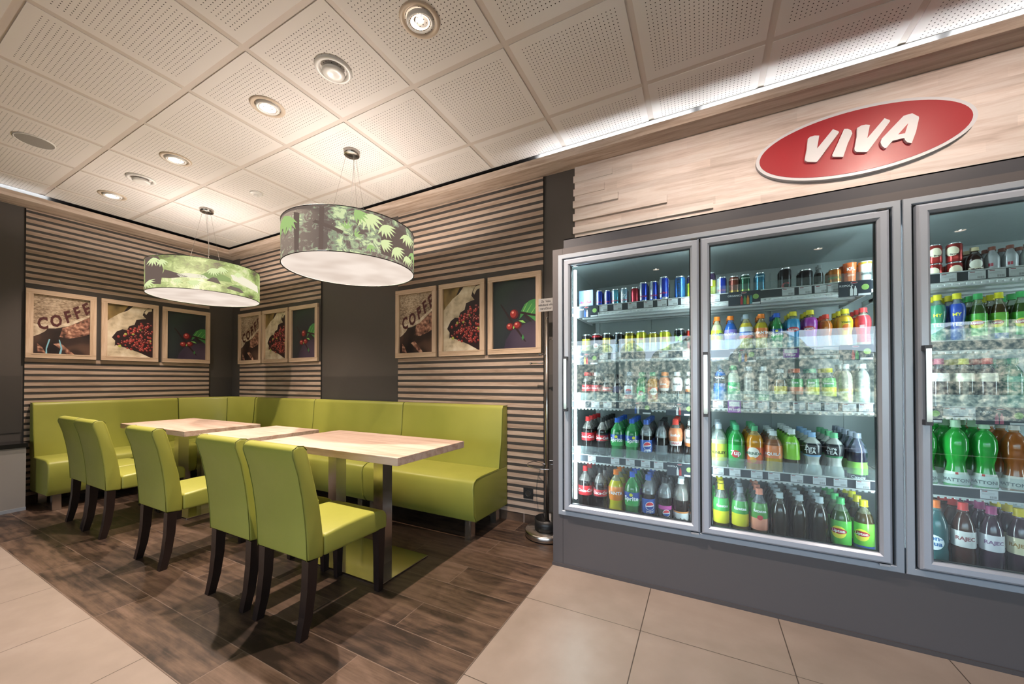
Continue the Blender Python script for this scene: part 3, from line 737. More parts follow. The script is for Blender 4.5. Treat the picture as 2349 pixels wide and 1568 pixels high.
def coat_stand():
    X, Y = -1.075, 2.70
    r = thing('coat_stand', 'slim steel coat stand with black and steel round base', 'coat stand', (X, Y, 0))
    mb = MB(); mb.lathe([(0.165, 0.0), (0.175, 0.01), (0.175, 0.045), (0.168, 0.052), (0.0, 0.056)], M_STEEL, 40, mf=lambda i, a: M_BLACK if i < 1 else M_STEEL); mb.build('base', r)
    mb = MB(); mb.lathe([(0.098, 0.056), (0.100, 0.135), (0.096, 0.135), (0.094, 0.066), (0.024, 0.062), (0.024, 0.11), (0.0, 0.11)], M_BLACK, 32); mb.build('umbrella_tray', r)
    mb = MB(); mb.lathe([(0.0155, 0.056), (0.0155, 1.775), (0.0, 1.775)], M_STEEL, 16); mb.build('pole', r)
    rng = MB(); rng.tube([(0.155 * math.cos(t * PI / 16), 0.155 * math.sin(t * PI / 16), 0.545) for t in range(32)], 0.0035, M_CHROME, 6, closed=True)
    for a in (0.6, 2.7, 4.8): rng.tube([(0.012 * math.cos(a), 0.012 * math.sin(a), 0.545), (0.155 * math.cos(a), 0.155 * math.sin(a), 0.545)], 0.003, M_CHROME, 6)
    rng.build('umbrella_ring', r)
    for a, z, l in ((PI + 0.0, 1.335, 0.14), (0.3, 1.52, 0.10), (-2.2, 1.40, 0.07), (-1.2, 1.64, 0.07), (1.8, 1.52, 0.08)):
        d = Vector((math.cos(a), math.sin(a), 0.0)) if z < 1.6 else Vector((math.cos(a) * .8, math.sin(a) * .8, 0.5))
        mb = MB(); mb.tube([tuple(d * 0.012 + Vector((0, 0, z))), tuple(d * l + Vector((0, 0, z)))], 0.0045, M_CHROME, 8)
        e = d * l + Vector((0, 0, z)); mb.lathe([(0.0, e.z - .009), (0.0065, e.z - .0065), (0.009, e.z), (0.0065, e.z + .0065), (0.0, e.z + .009)], M_CHROME, 12, c=(e.x, e.y)); mb.build('peg', r)
    mb = MB()
    mb.box((-0.062, -0.022, 1.735), (0.062, -0.018, 1.835), mat('sign_plate', hexc('a3a2a2'), 0.35)); sg = mb.build('sign_plate', r); sg['label'] = 'small grey sign with three printed lines'
    mb = MB()
    for i, t in enumerate(('Za  Va\u0161e', 'odlo\u017een\u00e9 v\u011bci', 'neru\u010d\u00edme!')):
        put_text(mb, t, 0.0235, mat('sign_ink', (0.03, 0.03, 0.035), 0.5), lambda u, v, w, i=i: (u * 0.95, -0.0225, 1.812 - i * 0.0275 + v), bold=0.0005)
    mb.build('lettering', sg)
coat_stand()

# ---------------------------------------------------------------- ceiling fittings
M_LAMPON = emis('halogen_reflector', (1.0, 0.80, 0.62), 7.0)
M_LAMPHOT = emis('halogen_burner', (1.0, 0.92, 0.82), 40.0)
def downlight(x, y, label, tilt=(0.0, 0.0), energy=210, main=True):
    r = thing('downlight', label, 'ceiling light', (x, y, HC), (0, 0, 0), 'round recessed downlights')
    mb = MB(); mb.lathe([(0.100, 0.0), (0.098, -0.005), (0.086, -0.008), (0.080, -0.006), (0.074, -0.004), (0.074, 0.006)], M_CREAM, 40, cap=False); mb.build('ring', r)
    mb = MB(); mb.lathe([(0.0735, 0.0079), (0.071, 0.0), (0.069, 0.0), (0.069, 0.0079)], M_BLACK, 32, cap=False)
    mb.lathe([(0.069, 0.006), (0.069, 0.0065), (0.0, 0.0065)], M_BLACK, 32, cap=False); mb.build('recess', r)
    g = MB()
    g.lathe([(0.064, 0.004), (0.066, -0.010), (0.062, -0.016), (0.055, -0.014), (0.052, -0.011)], M_WHITE, 36, cap=False)
    def fm(i, a): return M_CREAM if int(a / (2 * PI) * 72) % 3 else M_BLACK
    g.lathe([(0.052, -0.011), (0.047, -0.0108)], M_CREAM, 72, mf=fm, cap=False)
    gm = g.build('gimbal', r, rot=(tilt[0], tilt[1], 0))
    g = MB(); g.lathe([(0.047, -0.0108), (0.040, -0.004), (0.030, 0.001), (0.019, 0.0035), (0.0, 0.0035)], M_LAMPON, 32, mf=lambda i, a: (M_LAMPON, M_LAMPON, M_STEEL, M_LAMPON)[min(i, 3)], cap=False)
    g.lathe([(0.0, -0.008), (0.009, -0.006), (0.012, 0.0), (0.009, 0.004)], M_LAMPHOT, 16, cap=False); g.build('reflector', gm)
    l = bpy.data.lights.new('spot', 'SPOT'); l.energy = energy; l.color = (1.0, 0.80, 0.66); l.spot_size = math.radians(100); l.spot_blend = 0.8; l.shadow_soft_size = 0.02
    lo = bpy.data.objects.new('spot_light', l); COL.objects.link(lo); lo.location = (x, y, HC - 0.045); lo.rotation_euler = (tilt[0], tilt[1], 0)
for x, lab, t, e in ((-1.240, 'recessed round downlight nearest the coolers, its lamp swivelled', (0.16, -0.05), 330),
                  (-2.520, 'recessed round downlight in front of the larger-looking pendant lamp', (0.05, 0.0), 300),
                  (-3.777, 'recessed round downlight between the two white air valves', (0.05, 0.0), 300),
                  (-5.061, 'recessed round downlight farthest left, above the left bench', (0.03, 0.0), 190)):
    downlight(x, 1.420, lab, t, e)
for x, lab in ((-0.65, 'recessed downlight over the aisle behind the photographer, mirrored in the left door'), (1.41, 'recessed downlight over the aisle, mirrored in the middle door'),
               (2.75, 'recessed downlight over the aisle, mirrored in the right door')):
    downlight(x, -1.80, lab, (0, 0), 60)
for x, lab in ((0.02, 'recessed downlight above the tiled aisle in front of the left cooler'), (1.27, 'recessed downlight above the aisle in front of the right cooler')):
    downlight(x, 1.42, lab, (0.85, 0), 80)

def air_valve(x, y, lab):
    r = thing('air_valve', lab, 'air vent', (x, y, HC), (0, 0, 0), 'round white ceiling air valves')
    mb = MB(); mb.lathe([(0.100, 0), (0.099, -0.007), (0.090, -0.014), (0.078, -0.012), (0.070, -0.002), (0.070, 0.008)], M_WHITE, 40, cap=False); mb.build('ring', r)
    mb = MB(); mb.lathe([(0.0695, 0.0078), (0.0, 0.0078)], M_BLACK, 32, cap=False); mb.lathe([(0.010, 0.007), (0.010, -0.02)], M_BLACK, 12, cap=False); mb.build('throat', r)
    mb = MB(); mb.lathe([(0.0, -0.030), (0.030, -0.033), (0.050, -0.034), (0.058, -0.028), (0.061, -0.020), (0.052, -0.012), (0.0, -0.010)], M_WHITE, 40, cap=False); mb.build('disc', r)
air_valve(-1.879, 1.42, 'white round ceiling air valve near the larger-looking pendant lamp')
air_valve(-4.421, 1.42, 'white round ceiling air valve farther left, near the far downlight')
r = thing('ceiling_speaker', 'flush round grey ceiling speaker at the far left', 'speaker', (-4.427, 0.83, HC))
mb = MB(); mb.lathe([(0.102, 0), (0.102, -0.005), (0.096, -0.007), (0.094, -0.004)], M_WHITE, 40, cap=False); mb.build('rim', r)
mg = mat('speaker_grille', hexc('97948f'), 0.6); N_, L_, b_ = nodes(mg)
vo = N_.new('ShaderNodeTexVoronoi'); vo.inputs['Scale'].default_value = 300; L_.new(coords(N_, L_), vo.inputs['Vector']); bump(N_, L_, b_, vo.outputs[0], 0.4, 0.001)
mb = MB(); mb.lathe([(0.095, -0.0045), (0.0, -0.0055)], mg, 40, cap=False); mb.build('grille', r)
r = thing('smoke_detector', 'small white round smoke detector between the two pendants', 'smoke detector', (-3.782, 2.03, HC))
mb = MB(); mb.lathe([(0.052, 0), (0.052, -0.010), (0.045, -0.014), (0.028, -0.016), (0.0, -0.016)], M_WHITE, 32, cap=False); mb.build('body', r)
mb = MB(); mb.lathe([(0.020, -0.016), (0.019, -0.026), (0.012, -0.032), (0.0, -0.033)], M_WHITE, 24, cap=False); mb.build('sensor', r)

# ---------------------------------------------------------------- pendant lamps
def shade_mat(name, seed, leafy):
    m = bpy.data.materials.new(name); m.use_nodes = True; N = m.node_tree.nodes; L = m.node_tree.links; N.clear()
    o = N.new('ShaderNodeOutputMaterial')
    v = coords(N, L, (1, 1, 1), 'Object', (seed, 0, 0))
    vd = coords(N, L, (1, 1, 1.3), 'Object', (seed, 3, 0))
    big = noise(N, L, v, 3.2, 2, 0.6); mid = noise(N, L, vd, 15, 4, 1.0, 0.68); vo = N.new('ShaderNodeTexVoronoi'); vo.inputs['Scale'].default_value = 22; vo.feature = 'F1'
    dn = N.new('ShaderNodeTexNoise'); dn.inputs['Scale'].default_value = 9; L.new(v, dn.inputs['Vector'])
    va = N.new('ShaderNodeVectorMath'); va.operation = 'MULTIPLY_ADD'; L.new(dn.outputs[1], va.inputs[0]); va.inputs[1].default_value = (0.16, 0.16, 0.16); L.new(v, va.inputs[2]); L.new(va.outputs[0], vo.inputs['Vector'])
    if leafy:
        f = mth(N, L, 'ADD', mth(N, L, 'MULTIPLY', mid, 0.62), mth(N, L, 'MULTIPLY', big, 0.42))
        col = ramp(N, L, f, [(0.44, hexc('776861')), (0.515, hexc('97877e')), (0.53, hexc('98a288')), (0.57, hexc('b4c39a')), (0.60, hexc('dcebb4')), (0.68, hexc('f6fbd4'))])
    else:
        z = N.new('ShaderNodeSeparateXYZ'); L.new(coords(N, L), z.inputs[0])
        g = mth(N, L, 'MULTIPLY_ADD', z.outputs[2], 1.6, -3.53)
        f = mth(N, L, 'ADD', mth(N, L, 'ADD', mth(N, L, 'MULTIPLY', mid, 0.40), mth(N, L, 'MULTIPLY', big, 0.75)), mth(N, L, 'MULTIPLY', mth(N, L, 'ABSOLUTE', g), -0.25))
        col = ramp(N, L, f, [(0.40, hexc('6b5d50')), (0.47, hexc('8c9a5c')), (0.53, hexc('a9bc72')), (0.60, hexc('d2df98')), (0.68, hexc('f8f2cc'))])
    for rr in N:
        if rr.type == 'VALTORGB' and leafy: rr.color_ramp.interpolation = 'CONSTANT'
    lf = mth(N, L, 'MULTIPLY', mth(N, L, 'LESS_THAN', vo.outputs[0], 0.16), mth(N, L, 'GREATER_THAN', big, 0.5))
    col = mixrgb(N, L, mth(N, L, 'MULTIPLY', lf, 0.85), col, hexc('e2f2ac'))
    e = N.new('ShaderNodeEmission'); L.new(col, e.inputs[0]); e.inputs[1].default_value = 0.92
    d = N.new('ShaderNodeBsdfDiffuse'); d.inputs[0].default_value = (0.08, 0.08, 0.07, 1)
    a = N.new('ShaderNodeAddShader'); L.new(e.outputs[0], a.inputs[0]); L.new(d.outputs[0], a.inputs[1]); L.new(a.outputs[0], o.inputs[0])
    return m
M_DIFF = bpy.data.materials.new('lit_diffuser'); M_DIFF.use_nodes = True
N_, L_ = M_DIFF.node_tree.nodes, M_DIFF.node_tree.links; N_.clear()
o_ = N_.new('ShaderNodeOutputMaterial'); e_ = N_.new('ShaderNodeEmission'); L_.new(e_.outputs[0], o_.inputs[0])
L_.new(ramp(N_, L_, noise(N_, L_, coords(N_, L_), 4.2, 1), [(0.3, (0.80, 0.66, 0.56)), (0.65, (1.0, 0.86, 0.75))]), e_.inputs[0]); e_.inputs[1].default_value = 0.98
def leafmats():
    return emis('print_leaf_lit', hexc('eaf7b8'), 0.95), emis('print_leaf_green_lit', hexc('b9dc8c'), 0.85), emis('print_bark', hexc('7d6c63'), 0.85), emis('print_rock', hexc('85776a'), 0.9), emis('print_water', hexc('fbf3d8'), 0.98), emis('print_moss', hexc('a3b777'), 0.9)
def shade_print(mb, kind, R, z0, z1, th0):
    lit, grn, bark, rock, water, moss = leafmats()
    def P(u, v, k): # u 0..1 across the side that faces the room
        a = th0 + math.asin(max(-1, min(1, 2 * u - 1))); r = R + .0010 + k * .0004
        return (r * math.cos(a), r * math.sin(a), z0 + v * (z1 - z0))
    def poly(pts, m, k=0):
        # cut into thin vertical slices so that it follows the curve
        c = (sum(p[0] for p in pts) / len(pts), sum(p[1] for p in pts) / len(pts)); n = len(pts)
        tri = [(c, pts[i], pts[(i + 1) % n]) for i in range(n)]
        big = max(p[0] for p in pts) - min(p[0] for p in pts)
        for _ in range(1 if big < .05 else 2 if big < .12 else 3):
            nt = []
            for a, b, d in tri:
                ab = ((a[0] + b[0]) / 2, (a[1] + b[1]) / 2); bd = ((b[0] + d[0]) / 2, (b[1] + d[1]) / 2); da = ((d[0] + a[0]) / 2, (d[1] + a[1]) / 2)
                nt += [(a, ab, da), (ab, b, bd), (da, bd, d), (ab, bd, da)]
            tri = nt
        vs = []; fs_ = []
        for t in tri:
            fs_.append((len(vs), len(vs) + 1, len(vs) + 2)); vs += [P(p[0], p[1], k) for p in t]
        mb.add(vs, fs_, m)
    def leaf(u, v, a, l, m, k=1, w=.10):
        ca, sa = math.cos(a), math.sin(a); pts = []
        for t, s_ in ((0, 0), (.3, w), (.65, w * .8), (1, 0), (.65, -w * .8), (.3, -w)):
            x, y = t * l, s_ * l; pts.append((u + (x * ca - y * sa) * .33, v + (x * sa + y * ca)))
        poly([(max(.005, min(.995, a_)), max(.02, min(.98, b_))) for a_, b_ in pts], m, k)
    def fan(u, v, a0, n, sp, l, m, k=1):
        for i in range(n): leaf(u, v, a0 + (i - (n - 1) / 2) * sp, l * (1 - .25 * abs(i - (n - 1) / 2) / n), m, k + i * .1)
    if kind == 'leaves':
        poly([(.13, .05), (.16, .05), (.165, .85), (.125, .9)], bark); poly([(.29, .02), (.32, .02), (.325, .95), (.295, .95)], bark)
        poly([(.25, .62), (.27, .67), (.45, .45), (.44, .38)], bark); poly([(.70, .1), (.98, .05), (.98, .80), (.80, .85), (.70, .5)], bark)
        for u, v, a, n, sp, l in ((.60, .92, -1.1, 7, .33, .42), (.52, .95, -.8, 5, .3, .34), (.72, .78, -1.0, 7, .35, .32), (.90, .80, -1.2, 7, .36, .30), (.05, .90, -1.5, 5, .4, .45), (.10, .75, -1.9, 5, .4, .3),
                                  (.47, .50, 1.6, 4, .5, .20), (.52, .38, .6, 4, .5, .18), (.70, .40, -.5, 6, .3, .30), (.80, .34, -.8, 7, .34, .30), (.90, .28, -1.1, 6, .34, .26), (.97, .5, -1.4, 5, .4, .3), (.62, .25, -1.2, 4, .5, .2)):
            fan(u, v, a, n, sp, l, lit if n > 5 else grn)
    else:
        poly([(.02, .15), (.15, .10), (.17, .55), (.13, .95), (.02, .98)], bark); poly([(.18, .55), (.30, .42), (.36, .36), (.22, .28), (.15, .30)], bark)
        poly([(.70, .62), (.80, .66), (.96, .52), (.97, .30), (.86, .34), (.72, .46)], water); poly([(.27, .42), (.36, .47), (.48, .46), (.52, .36), (.30, .33)], water)
        poly([(.42, .40), (.50, .55), (.60, .60), (.70, .50), (.71, .38), (.60, .36)], moss); poly([(.50, .31), (.55, .44), (.585, .43), (.62, .25)], rock)
        poly([(.66, .16), (.70, .26), (.78, .24), (.82, .14), (.80, .10)], rock); poly([(.70, .26), (.74, .33), (.80, .30), (.82, .20)], moss)
        for u, v, a, n, sp, l in ((.09, .92, -1.5, 6, .35, .28), (.15, .86, -1.3, 5, .35, .26), (.04, .22, -1.0, 7, .4, .24), (.40, .26, -1.4, 9, .33, .22), (.28, .28, -1.6, 5, .45, .20), (.55, .72, -1.3, 8, .3, .26), (.62, .80, -1.4, 6, .35, .26), (.76, .74, -1.3, 7, .3, .2)):
            fan(u, v, a, n, sp, l, lit)
def pendant(x, y, lab, sm, R, z0, z1, cab):
    r = thing('pendant_lamp', lab, 'pendant lamp', (x, y, 0), (0, 0, 0), 'forest-print drum pendants')
    mb = MB(); mb.lathe([(0.0, HC - 0.034), (0.054, HC - 0.034), (0.058, HC - 0.031), (0.058, HC - 0.001)], M_STEEL, 36, cap=False); mb.build('canopy', r)
    mb = MB(); mb.lathe([(R, z0), (R, z1)], sm, 72, cap=False); shade_print(mb, 'leaves' if 'dark' in lab else 'river', R, z0, z1, math.atan2(-y, -x)); sh = mb.build('shade', r)
    mb = MB(); mb.lathe([(R - .004, z0 + .004), (R - .004, z1 - .002)], mat('shade_lining', (0.8, 0.76, 0.7), 0.8), 72, cap=False); mb.build('lining', sh)
    mb = MB()
    for z in (z0, z1): mb.tube([(R * math.cos(t * PI / 36), R * math.sin(t * PI / 36), z) for t in range(72)], 0.0032, M_BLACK, 6, closed=True)
    mb.build('rim', sh)
    mb = MB(); mb.lathe([(R - .005, z0 + .006), (0.0, z0 + .006)], M_DIFF, 72, cap=False); mb.build('diffuser', r)
    for k in range(3):
        a = cab + k * 2 * PI / 3
        mb = MB(); mb.tube([(0.040 * math.cos(a), 0.040 * math.sin(a), HC - 0.034), (0.17 * math.cos(a), 0.17 * math.sin(a), z1 - 0.03)], 0.0011, M_STEEL, 6); mb.build('suspension_wire', r)
    mb = MB(); pts = []
    for i in range(9):
        t = i / 8; pts.append((0.030 * math.sin(t * 5 + cab), 0.02 * math.sin(t * 4), HC - 0.034 - t * (HC - 0.034 - z1 + 0.06)))
    mb.tube(pts, 0.0024, mat('clear_cable', (0.75, 0.73, 0.70), 0.3), 6); mb.build('cable', r)
    mb = MB(); mb.box((-0.17, -0.006, z1 - 0.04), (0.17, 0.006, z1 - 0.03), M_WHITE); mb.box((-0.006, -0.17, z1 - 0.04), (0.006, 0.17, z1 - 0.03), M_WHITE); mb.build('spider', r)
    l = bpy.data.lights.new('bulbs', 'POINT'); l.energy = 40; l.color = (1.0, 0.88, 0.78); l.shadow_soft_size = 0.06
    lo = bpy.data.objects.new('pendant_bulbs', l); COL.objects.link(lo); lo.location = (x, y, z1 - 0.12)
pendant(-2.430, 2.000, 'round pendant lamp with leafy dark forest print, nearest the coolers', shade_mat('forest_print_leaves', 2.0, True), 0.470, 2.048, 2.352, 2.1)
pendant(-4.605, 1.990, 'round pendant lamp with green river print, nearest the left wall', shade_mat('forest_print_river', 5.3, False), 0.462, 2.056, 2.362, 3.9)

# ---------------------------------------------------------------- oak fascia above the coolers and its sign
fs = thing('oak_fascia', 'pale oak fascia boards above the drink coolers', 'wall cladding', (0, 0, 0))
mb = MB(); mb.box((-0.895, YW - 0.014, 2.06), (XE - .02, YW - 0.001, 2.894), M_CLAD); mb.build('base_boards', fs)
for z0, z1, xe, d in ((2.769, 2.821, -0.60, .020), (2.663, 2.716, -0.66, .020), (2.564, 2.616, -0.555, .034), (2.460, 2.513, -0.215, .034), (2.359, 2.411, 0.072, .034)):
    mb = MB(); mb.box((-0.905, YW - d, z0), (xe, YW - 0.0135, z1), M_CLAD); mb.build('raised_batten', fs)
VIVA = [[(0.5762, 2.6576), (0.5878, 2.6661), (0.6082, 2.6666), (0.6308, 2.6598), (0.6198, 2.5855), (0.6941, 2.6787), (0.7193, 2.6593), (0.722, 2.651), (0.6214, 2.508), (0.6145, 2.5057), (0.5725, 2.518), (0.5631, 2.5278), (0.5611, 2.5398), (0.5709, 2.5984)],
 [(0.7456, 2.6648), (0.7616, 2.6608), (0.7767, 2.6467), (0.7819, 2.6277), (0.761, 2.5741), (0.7403, 2.5019), (0.693, 2.516), (0.6899, 2.5264), (0.7189, 2.5965)],
 [(0.8031, 2.6519), (0.8218, 2.6609), (0.8403, 2.66), (0.8586, 2.6523), (0.8464, 2.5796), (0.9201, 2.6706), (0.9412, 2.6536), (0.9436, 2.6466), (0.8503, 2.5064), (0.8429, 2.5007), (0.8003, 2.5131), (0.7917, 2.5245), (0.7899, 2.5359), (0.8009, 2.6021)],
 [(0.9987, 2.6589), (1.0329, 2.6614), (1.0586, 2.6347), (1.0595, 2.625), (1.0473, 2.5562), (1.0299, 2.4975), (1.013, 2.5062), (1.0029, 2.5225), (1.0005, 2.535), (0.9526, 2.5335), (0.9277, 2.5014), (0.9206, 2.501), (0.9083, 2.5166), (0.902, 2.5402), (0.9086, 2.5601), (0.9479, 2.6035)]]
sg = thing('oval_sign', 'red oval sign with white rim and raised white letters', 'sign', (0, 0, 0))
M_RED = mat('sign_red', hexc('a82833'), 0.35, coat=0.1); M_SW = mat('sign_white', hexc('dcdfe6'), 0.35)
def xzprism(mb, pts, y0, y1, m):
    n = len(pts)
    mb.add([(x, y1, z) for x, z in pts] + [(x, y0, z) for x, z in pts],
           [tuple(range(n, 2 * n)), tuple(reversed(range(n)))] + [(i, (i + 1) % n, (i + 1) % n + n, i + n) for i in range(n)], m)
def ellip(cx, cz, a, b, n=72): return [(cx + a * math.cos(2 * PI * k / n), cz + b * math.sin(2 * PI * k / n)) for k in range(n)]
mb = MB(); xzprism(mb, ellip(0.801, 2.586, 0.487, 0.196), 2.818, 2.846, M_SW); mb.build('rim', sg)
mb = MB(); xzprism(mb, ellip(0.801, 2.586, 0.468, 0.179), 2.816, 2.830, M_RED); mb.build('face', sg)
for ltr in VIVA:
    mb = MB(); xzprism(mb, ltr, 2.800, 2.817, M_SW); mb.build('letter', sg)
mb = MB(); xzprism(mb, [(1.0165, 2.612), (0.9755, 2.5615), (1.0031, 2.5603)], 2.7995, 2.8005, M_RED); mb.build('letter_opening', sg)

# ---------------------------------------------------------------- coolers
YF = 2.292
hs = thing('cooler_surround', 'dark grey laminate surround framing the glass door coolers', 'cladding', (0, 0, 0))
mb = MB()
mb.box((-0.872, YF, 0.0), (2.6, YF + .03, 0.3345), M_GREY); mb.box((-0.872, YF, 2.0135), (2.6, YF + .03, 2.055), M_GREY)
mb.box((-0.872, YF, 0.3345), (-0.8325, YF + .03, 2.0135), M_GREY); mb.box((-0.872, YF + .03, 0), (-0.845, YW - 0.011, 2.055), M_GREY)
mb.box((2.4425, YF, 0.3345), (2.6, YF + .03, 2.0135), M_GREY)
mb.build('front_panel', hs)
mb = MB(); mb.box((-0.8, YF + 0.012, 2.055), (2.6, YF + .03, 2.118), M_GREYD); mb.box((-0.872, YF + .03, 2.055), (2.6, YW - 0.015, 2.06), M_GREYD); mb.box((-0.8, YF + .012, 2.112), (2.6, YW - .015, 2.118), M_GREYD); mb.build('top_panel', hs)
mb = MB(); mb.box((-0.876, YF - 0.008, 0), (2.6, YF, 0.020), mat('plinth_strip', hexc('4a4749'), 0.4)); mb.build('plinth', hs)
mb = MB(); mb.box((-0.805, YF - .0006, .02), (-0.8035, YF + .001, .335), M_BLACK); mb.box((-0.805, YF - .0006, 2.013), (-0.8035, YF + .001, 2.055), M_BLACK); mb.build('joint', hs)

def ring(mb, x0, x1, z0, z1, w, y0, y1, m, wz=None, bev=0.0):
    wz = wz or w
    o = [(x0, z0), (x1, z0), (x1, z1), (x0, z1)]; i = [(x0 + w, z0 + wz), (x1 - w, z0 + wz), (x1 - w, z1 - wz), (x0 + w, z1 - wz)]
    b = bev
    ob = [(x0 + b, z0 + b), (x1 - b, z0 + b), (x1 - b, z1 - b), (x0 + b, z1 - b)]
    ib = [(x0 + w - b, z0 + wz - b), (x1 - w + b, z0 + wz - b), (x1 - w + b, z1 - wz + b), (x0 + w - b, z1 - wz + b)]
    loops = [[(x, y1, z) for x, z in o], [(x, y0 + b, z) for x, z in o]]
    if b: loops.append([(x, y0 + b * 0.25, z) for x, z in [(p[0] * .6 + q[0] * .4, p[1] * .6 + q[1] * .4) for p, q in zip(ob, o)]])
    loops += [[(x, y0, z) for x, z in ob], [(x, y0, z) for x, z in ib], [(x, y0 + b, z) for x, z in i], [(x, y1, z) for x, z in i]]
    v = [p for l in loops for p in l]; f = []
    n = len(loops)
    for k in range(n):
        a = k * 4; c = ((k + 1) % n) * 4
        for j in range(4): f.append((a + j, a + (j + 1) % 4, c + (j + 1) % 4, c + j))
    mb.add(v, f, m)
def cooler(x0, x1, doors, lab, body):
    r = thing('display_cooler', lab, 'drinks cooler', ((x0 + x1) / 2, YF, 0), (0, 0, 0), 'glass door drinks coolers')
    ox, oy = (x0 + x1) / 2, YF
    def B(mb, n, p=r): return mb.build(n, p, (-ox, -oy, 0) if p is r else (0, 0, 0))
    mb = MB(); ring(mb, x0, x1, 0.335, 2.013, 0.029, YF - 0.010, YF + 0.045, M_ALU, bev=0.003); B(mb, 'outer_frame')
    mb = MB(); ring(mb, x0 + .012, x1 - .012, 0.35, 2.0, 0.05, YF + 0.010, YF + 0.055, M_BLACK)
    xm = (doors[0][1] + doors[1][0]) / 2; mb.box((xm - .045, YF + 0.012, .38), (xm + .045, YF + 0.055, 1.97), M_BLACK); B(mb, 'inner_gasket_frame')
    for (a, b) in doors:
        mb = MB(); ring(mb, a, b, 0.372, 1.972, 0.042, YF - 0.032, YF + 0.006, M_ALU2, bev=0.010); d = B(mb, 'door')
        g = MB(); g.poly([(a + .038, YF - .010, .41), (b - .038, YF - .010, .41), (b - .038, YF - .010, 1.934), (a + .038, YF - .010, 1.934)], M_DOORGLASS); g.build('glass', d)
        g = MB(); ring(g, a + .036, b - .036, .406, 1.938, 0.012, YF - .008, YF + .004, M_BLACK); g.build('gasket', d)
        hx = a + 0.020
        g = MB(); g.box((hx - .009, YF - .062, 1.02), (hx + .009, YF - .052, 1.335), M_CHROME); g.box((hx - .012, YF - .06, 1.005), (hx + .012, YF - .030, 1.028), M_GREYD); g.box((hx - .012, YF - .06, 1.327), (hx + .012, YF - .030, 1.35), M_GREYD); g.build('handle', d)
        g = MB(); hx2 = b - .02
        g.box((hx2 - .02, YF - .028, 1.973), (hx2 + .012, YF - .012, 1.981), M_CHROME); g.build('hinge', d)
        g = MB(); g.box((hx2 - .025, YF - .028, .360), (hx2 + .012, YF - .012, .370), M_CHROME); g.build('hinge', d)
    return r
c1 = cooler(-0.832, 0.802, ((-0.788, -0.013), (-0.004, 0.757)), 'double glass door cooler on the left, two doors fully in view', True)
c2 = cooler(0.808, 2.442, ((0.846, 1.620), (1.630, 2.400)), 'second glass door cooler at the right edge, partly out of view', True)
mb = MB()
for (a, b) in (((-0.81, YF + .056, .29), (2.43, 3.16, .30)), ((-0.81, YF + .056, 1.985), (2.43, 3.16, 1.995)), ((-0.82, YF + .056, .30), (-0.81, 3.16, 1.985)), ((2.43, YF + .056, .3), (2.44, 3.16, 1.985)), ((-0.81, 3.15, .3), (2.43, 3.16, 1.985))):
    mb.box(a, b, M_LINER)
for x in (-.80, -.39, .02, .43, .82, 1.24, 1.66, 2.08): mb.box((x, 3.135, .32), (x + .03, 3.15, 1.95), M_LINER)
o = mb.build('liner', c1, (-(-0.832 + 0.802) / 2, -YF, 0))
M_TUBE = emis('cooler_tube', (0.80, 0.97, 1.0), 52.0)
for x in (-0.738, -0.009):
    mb = MB(); mb.tube([(x, 2.352, .43), (x, 2.352, 1.92)], 0.010, M_TUBE, 8); mb.build('light_tube', c1, (0.015, -YF, 0))
for x in (0.790, 1.625):
    mb = MB(); mb.tube([(x, 2.360, .43), (x, 2.360, 1.92)], 0.010, M_TUBE, 8); mb.build('light_tube', c2, (-1.625, -YF, 0))

M_RAIL = mat('slate_price_rail', hexc('3d434b'), 0.35)
SH = {'L': (-0.775, -0.045, 'left'), 'R': (0.03, 0.745, 'middle'), 'U': (0.845, 1.60, 'right')}
DECK = {'L': (1.660, 1.352, 1.042, 0.690, 0.300), 'R': (1.660, 1.347, 1.064, 0.690, 0.300), 'U': (1.660, 1.352, 1.056, 0.700, 0.300)}
ORD = ['top', 'second', 'third', 'fourth', 'bottom']
NTH = ['first', 'second', 'third', 'fourth', 'fifth', 'sixth', 'seventh', 'eighth', 'ninth', 'tenth', 'eleventh']
for k, (xa, xb, dn) in SH.items():
    for i, z in enumerate(DECK[k][:4]):
        r = thing('cooler_shelf', '%s wire shelf with slate price rail behind the %s cooler door' % (ORD[i], dn), 'shelf', ((xa + xb) / 2, 2.4, z), (0, 0, 0), 'wire shelves inside the coolers')
        h = (xb - xa) / 2; mb = MB()
        mb.box((-h, 0.0, -.012), (h, 0.006, -.004), M_WIRE); mb.box((-h, .49, -.012), (h, .50, -.004), M_WIRE)
        n = int(2 * h / 0.0225)
        for j in range(n + 1):
            x = -h + 2 * h * j / n; mb.box((x - .0022, 0, -.004), (x + .0022, .50, 0), M_WIRE)
        for y in (.10, .22, .34): mb.box((-h, y, -.022), (h, y + .055, -.006), M_WIRE)
        mb.box((-h, 0, -.03), (-h + .006, .5, 0), M_WIRE); mb.box((h - .006, 0, -.03), (h, .5, 0), M_WIRE); mb.build('deck', r)
        mb = MB(); mb.box((-h, -.016, -.020), (h, -.012, .022), M_RAIL); mb.box((-h, -.019, -.026), (h, 0, -.020), M_WIRE); mb.box((-h, -.018, .022), (h, -.008, .026), M_WIRE)
        for j in range(n): mb.box((-h + 2 * h * j / n, -.012, -.034), (-h + 2 * h * j / n + .012, -.004, -.026), M_WIRE)
        mb.build('price_rail', r)
        if not (k == 'L' and i == 0) and not (k == 'U' and i == 0):
            mb = MB(); mb.box((-h, -.007, .020), (h, -.0055, .078 if i else .07), M_ACRYL); mb.build('guard', r)

